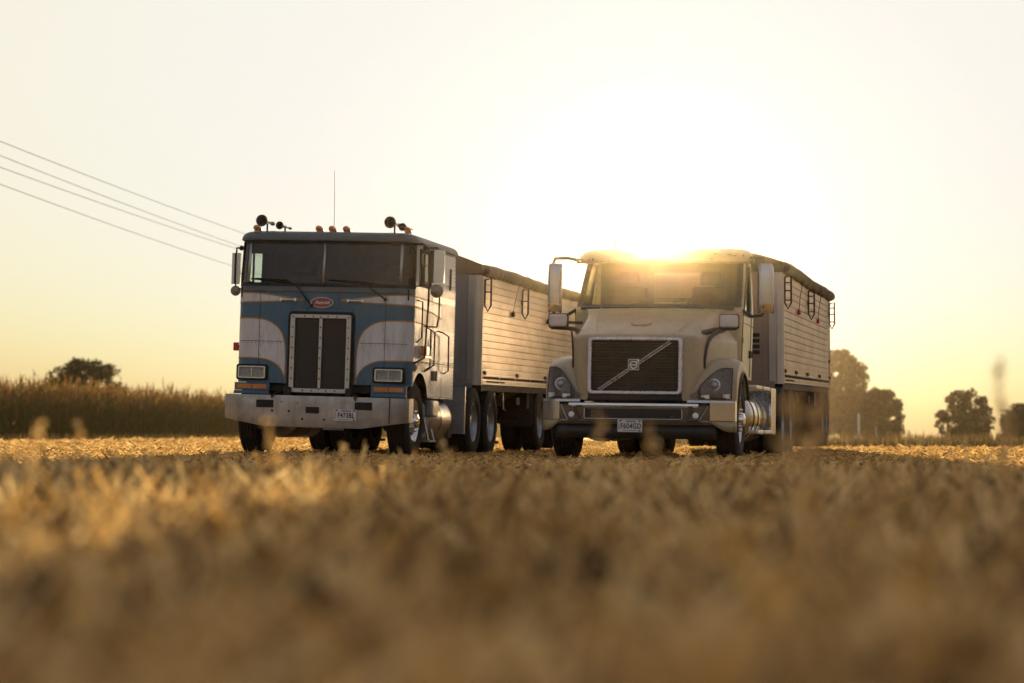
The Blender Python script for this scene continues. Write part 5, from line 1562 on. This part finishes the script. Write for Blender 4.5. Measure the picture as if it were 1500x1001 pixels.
# overhead line: four wires between a pole off the left edge and one behind the cab-over
W0 = [(-.2116 , 207), (-.2116, 228), (-.2116, 245), (-.2116, 270)]
ends = [(345, 338), (335, 355), (335, 361), (325, 385)]
labs = ['topmost of the four overhead wires', 'second overhead wire from the top', 'third overhead wire from the top', 'lowest of the four overhead wires']
for (ax_, y0), (x1, y1), lb in zip(W0, ends, labs):
    pA = Vector((-.2118 * 75, 75, CAM_H + (633 - y0) / 3541 * 75)); xb, zb2 = px_to(x1, y1, 108); pB = Vector((xb, 108, zb2))
    dv = (pB - pA); pts = []
    for t in np.linspace(-1.4, 3.1, 60):
        p = pA + dv * t; tt_ = t if t <= 1.55 else t - 1.57
        p.z += .19 * ((tt_ - .48) ** 2 - .48 ** 2) if -.5 < tt_ else .14
        pts.append(p)
    o = MB().tube(pts, .011, 5).build('overhead_wire', M['wire'], None); tag(o, lb, 'power line', 'four overhead wires')

pole = empty('power_pole', (-15.885 + 3.55 * 1.56, 75 + 33 * 1.56, float(gz_np(np.array([-10.4]), np.array([126.5]))[0])), (0, 0, R(-6)), label='wooden power pole carrying the four wires behind the flat-nosed cab', cat='power pole')
MB().tube([(0, 0, -.5), (0, 0, 9.9)], [.16, .11], 10).build('pole_shaft', M['wood'], pole)
MB().b2((-1.1, -.06, 9.0), (1.1, .06, 9.12)).build('cross_arm', M['wood'], pole)

# tall dead weeds close to the lens, out of focus
def weed(px, top, d, label, lean=0.0, heads=3, seed=0, r=.003):
    rg = np.random.default_rng(seed)
    x, zt = px_to(px, top, d); gz = float(gz_np(np.array([x]), np.array([d]))[0]); h = zt - gz
    T = empty('dry_weed', (x - lean * h, d, gz), label=label, cat='weed', group='tall dry weeds close to the lens')
    st = MB(); pts = [(lean * h * t ** 1.3, .02 * math.sin(t * 5), h * t) for t in np.linspace(0, 1, 8)]
    st.tube([(pts[0][0], pts[0][1], -.02)] + pts, [r * 1.3] * 3 + [r] * 4 + [r * .6] * 2, 6)
    st.build('stem', M['weedstem'], T)
    P = []; 
    for k in range(heads * 10):
        t = rg.uniform(.62, 1.0) if k % 3 else rg.uniform(.25, .6)
        c = Vector((lean * h * t ** 1.3, 0, h * t)) + Vector(rg.normal(0, .008, 3))
        P.append(c)
    P = np.array(P); n = len(P); u = unit(rg.normal(size=(n, 3)) + np.array([0, 0, .8])); v = unit(np.cross(u, rg.normal(size=(n, 3)))); s = rg.uniform(.006, .015, (n, 1)) * (1 + h)
    quads_object('seed_head', np.stack([P - u * s, P - v * s * .5, P + u * s, P + v * s * .5], 1), rg.random(n) * .6 + .4, M['straw'], parent=T)
M['weedstem'] = mat('dry_weed_stem', (.62, .42, .20), .8, var=.2)
for i, a in enumerate([(60, 618, 6.5, 'small pale weed at far left in front of the maize', .1, 2), (116, 612, 7.5, 'thin upright weed beside the far left one', .02, 2),
          (392, 612, 7.0, 'bent weed standing before the blue lorry bumper', -.15, 4), (640, 628, 9.5, 'slim weed leaning before the fuel tank', -.25, 1), (502, 648, 9.5, 'short weed below the left number plate', -.1, 1),
          (880, 606, 6.5, 'weed in front of the chrome bumper of the beige lorry', .05, 3), (950, 622, 7.0, 'forked weed just under the right number plate', -.2, 4),
          (1180, 640, 7.0, 'bushy weed in front of the short trailer wheels', .0, 4), (1206, 560, 5.5, 'broad blurred stalk in front of the short trailer rear', .12, 6), (1462, 530, 6.2, 'tallest blurred stalk against the sky at right', -.03, 3),
          (1478, 612, 5.5, 'faint blurred stalk at the right edge', .1, 3), (1165, 570, 4.4, 'blurred stalk under the short trailer floor', .1, 5)]):
    weed(*a[:4], lean=a[4], heads=a[5], seed=40 + i, r=.0045 if i in (8, 11) else .003)

# ------------------------------------------------------------------ warm evening haze: even air round camera and scene
def haze():
    x0, x1, y0, y1, zb_, zt = -180, 200, -30, 620, -6.5, 14
    o = MB().b2((x0, y0, zb_), (x1, y1, zt)).build('haze', None or M['wood'], None, smooth=False)
    o.data.materials.clear()
    m = bpy.data.materials.new('evening_haze'); m.use_nodes = True
    n = m.node_tree.nodes; l = m.node_tree.links; n.remove(n['Principled BSDF'])
    pv = n.new('ShaderNodeVolumePrincipled')
    pv.inputs['Color'].default_value = (.97, .77, .50, 1)
    pv.inputs['Density'].default_value = HAZE_D
    pv.inputs['Anisotropy'].default_value = .985
    l.new(pv.outputs[0], n['Material Output'].inputs['Volume'])
    o.data.materials.append(m); o['kind'] = 'stuff'
HAZE_D = 0.00011
haze()
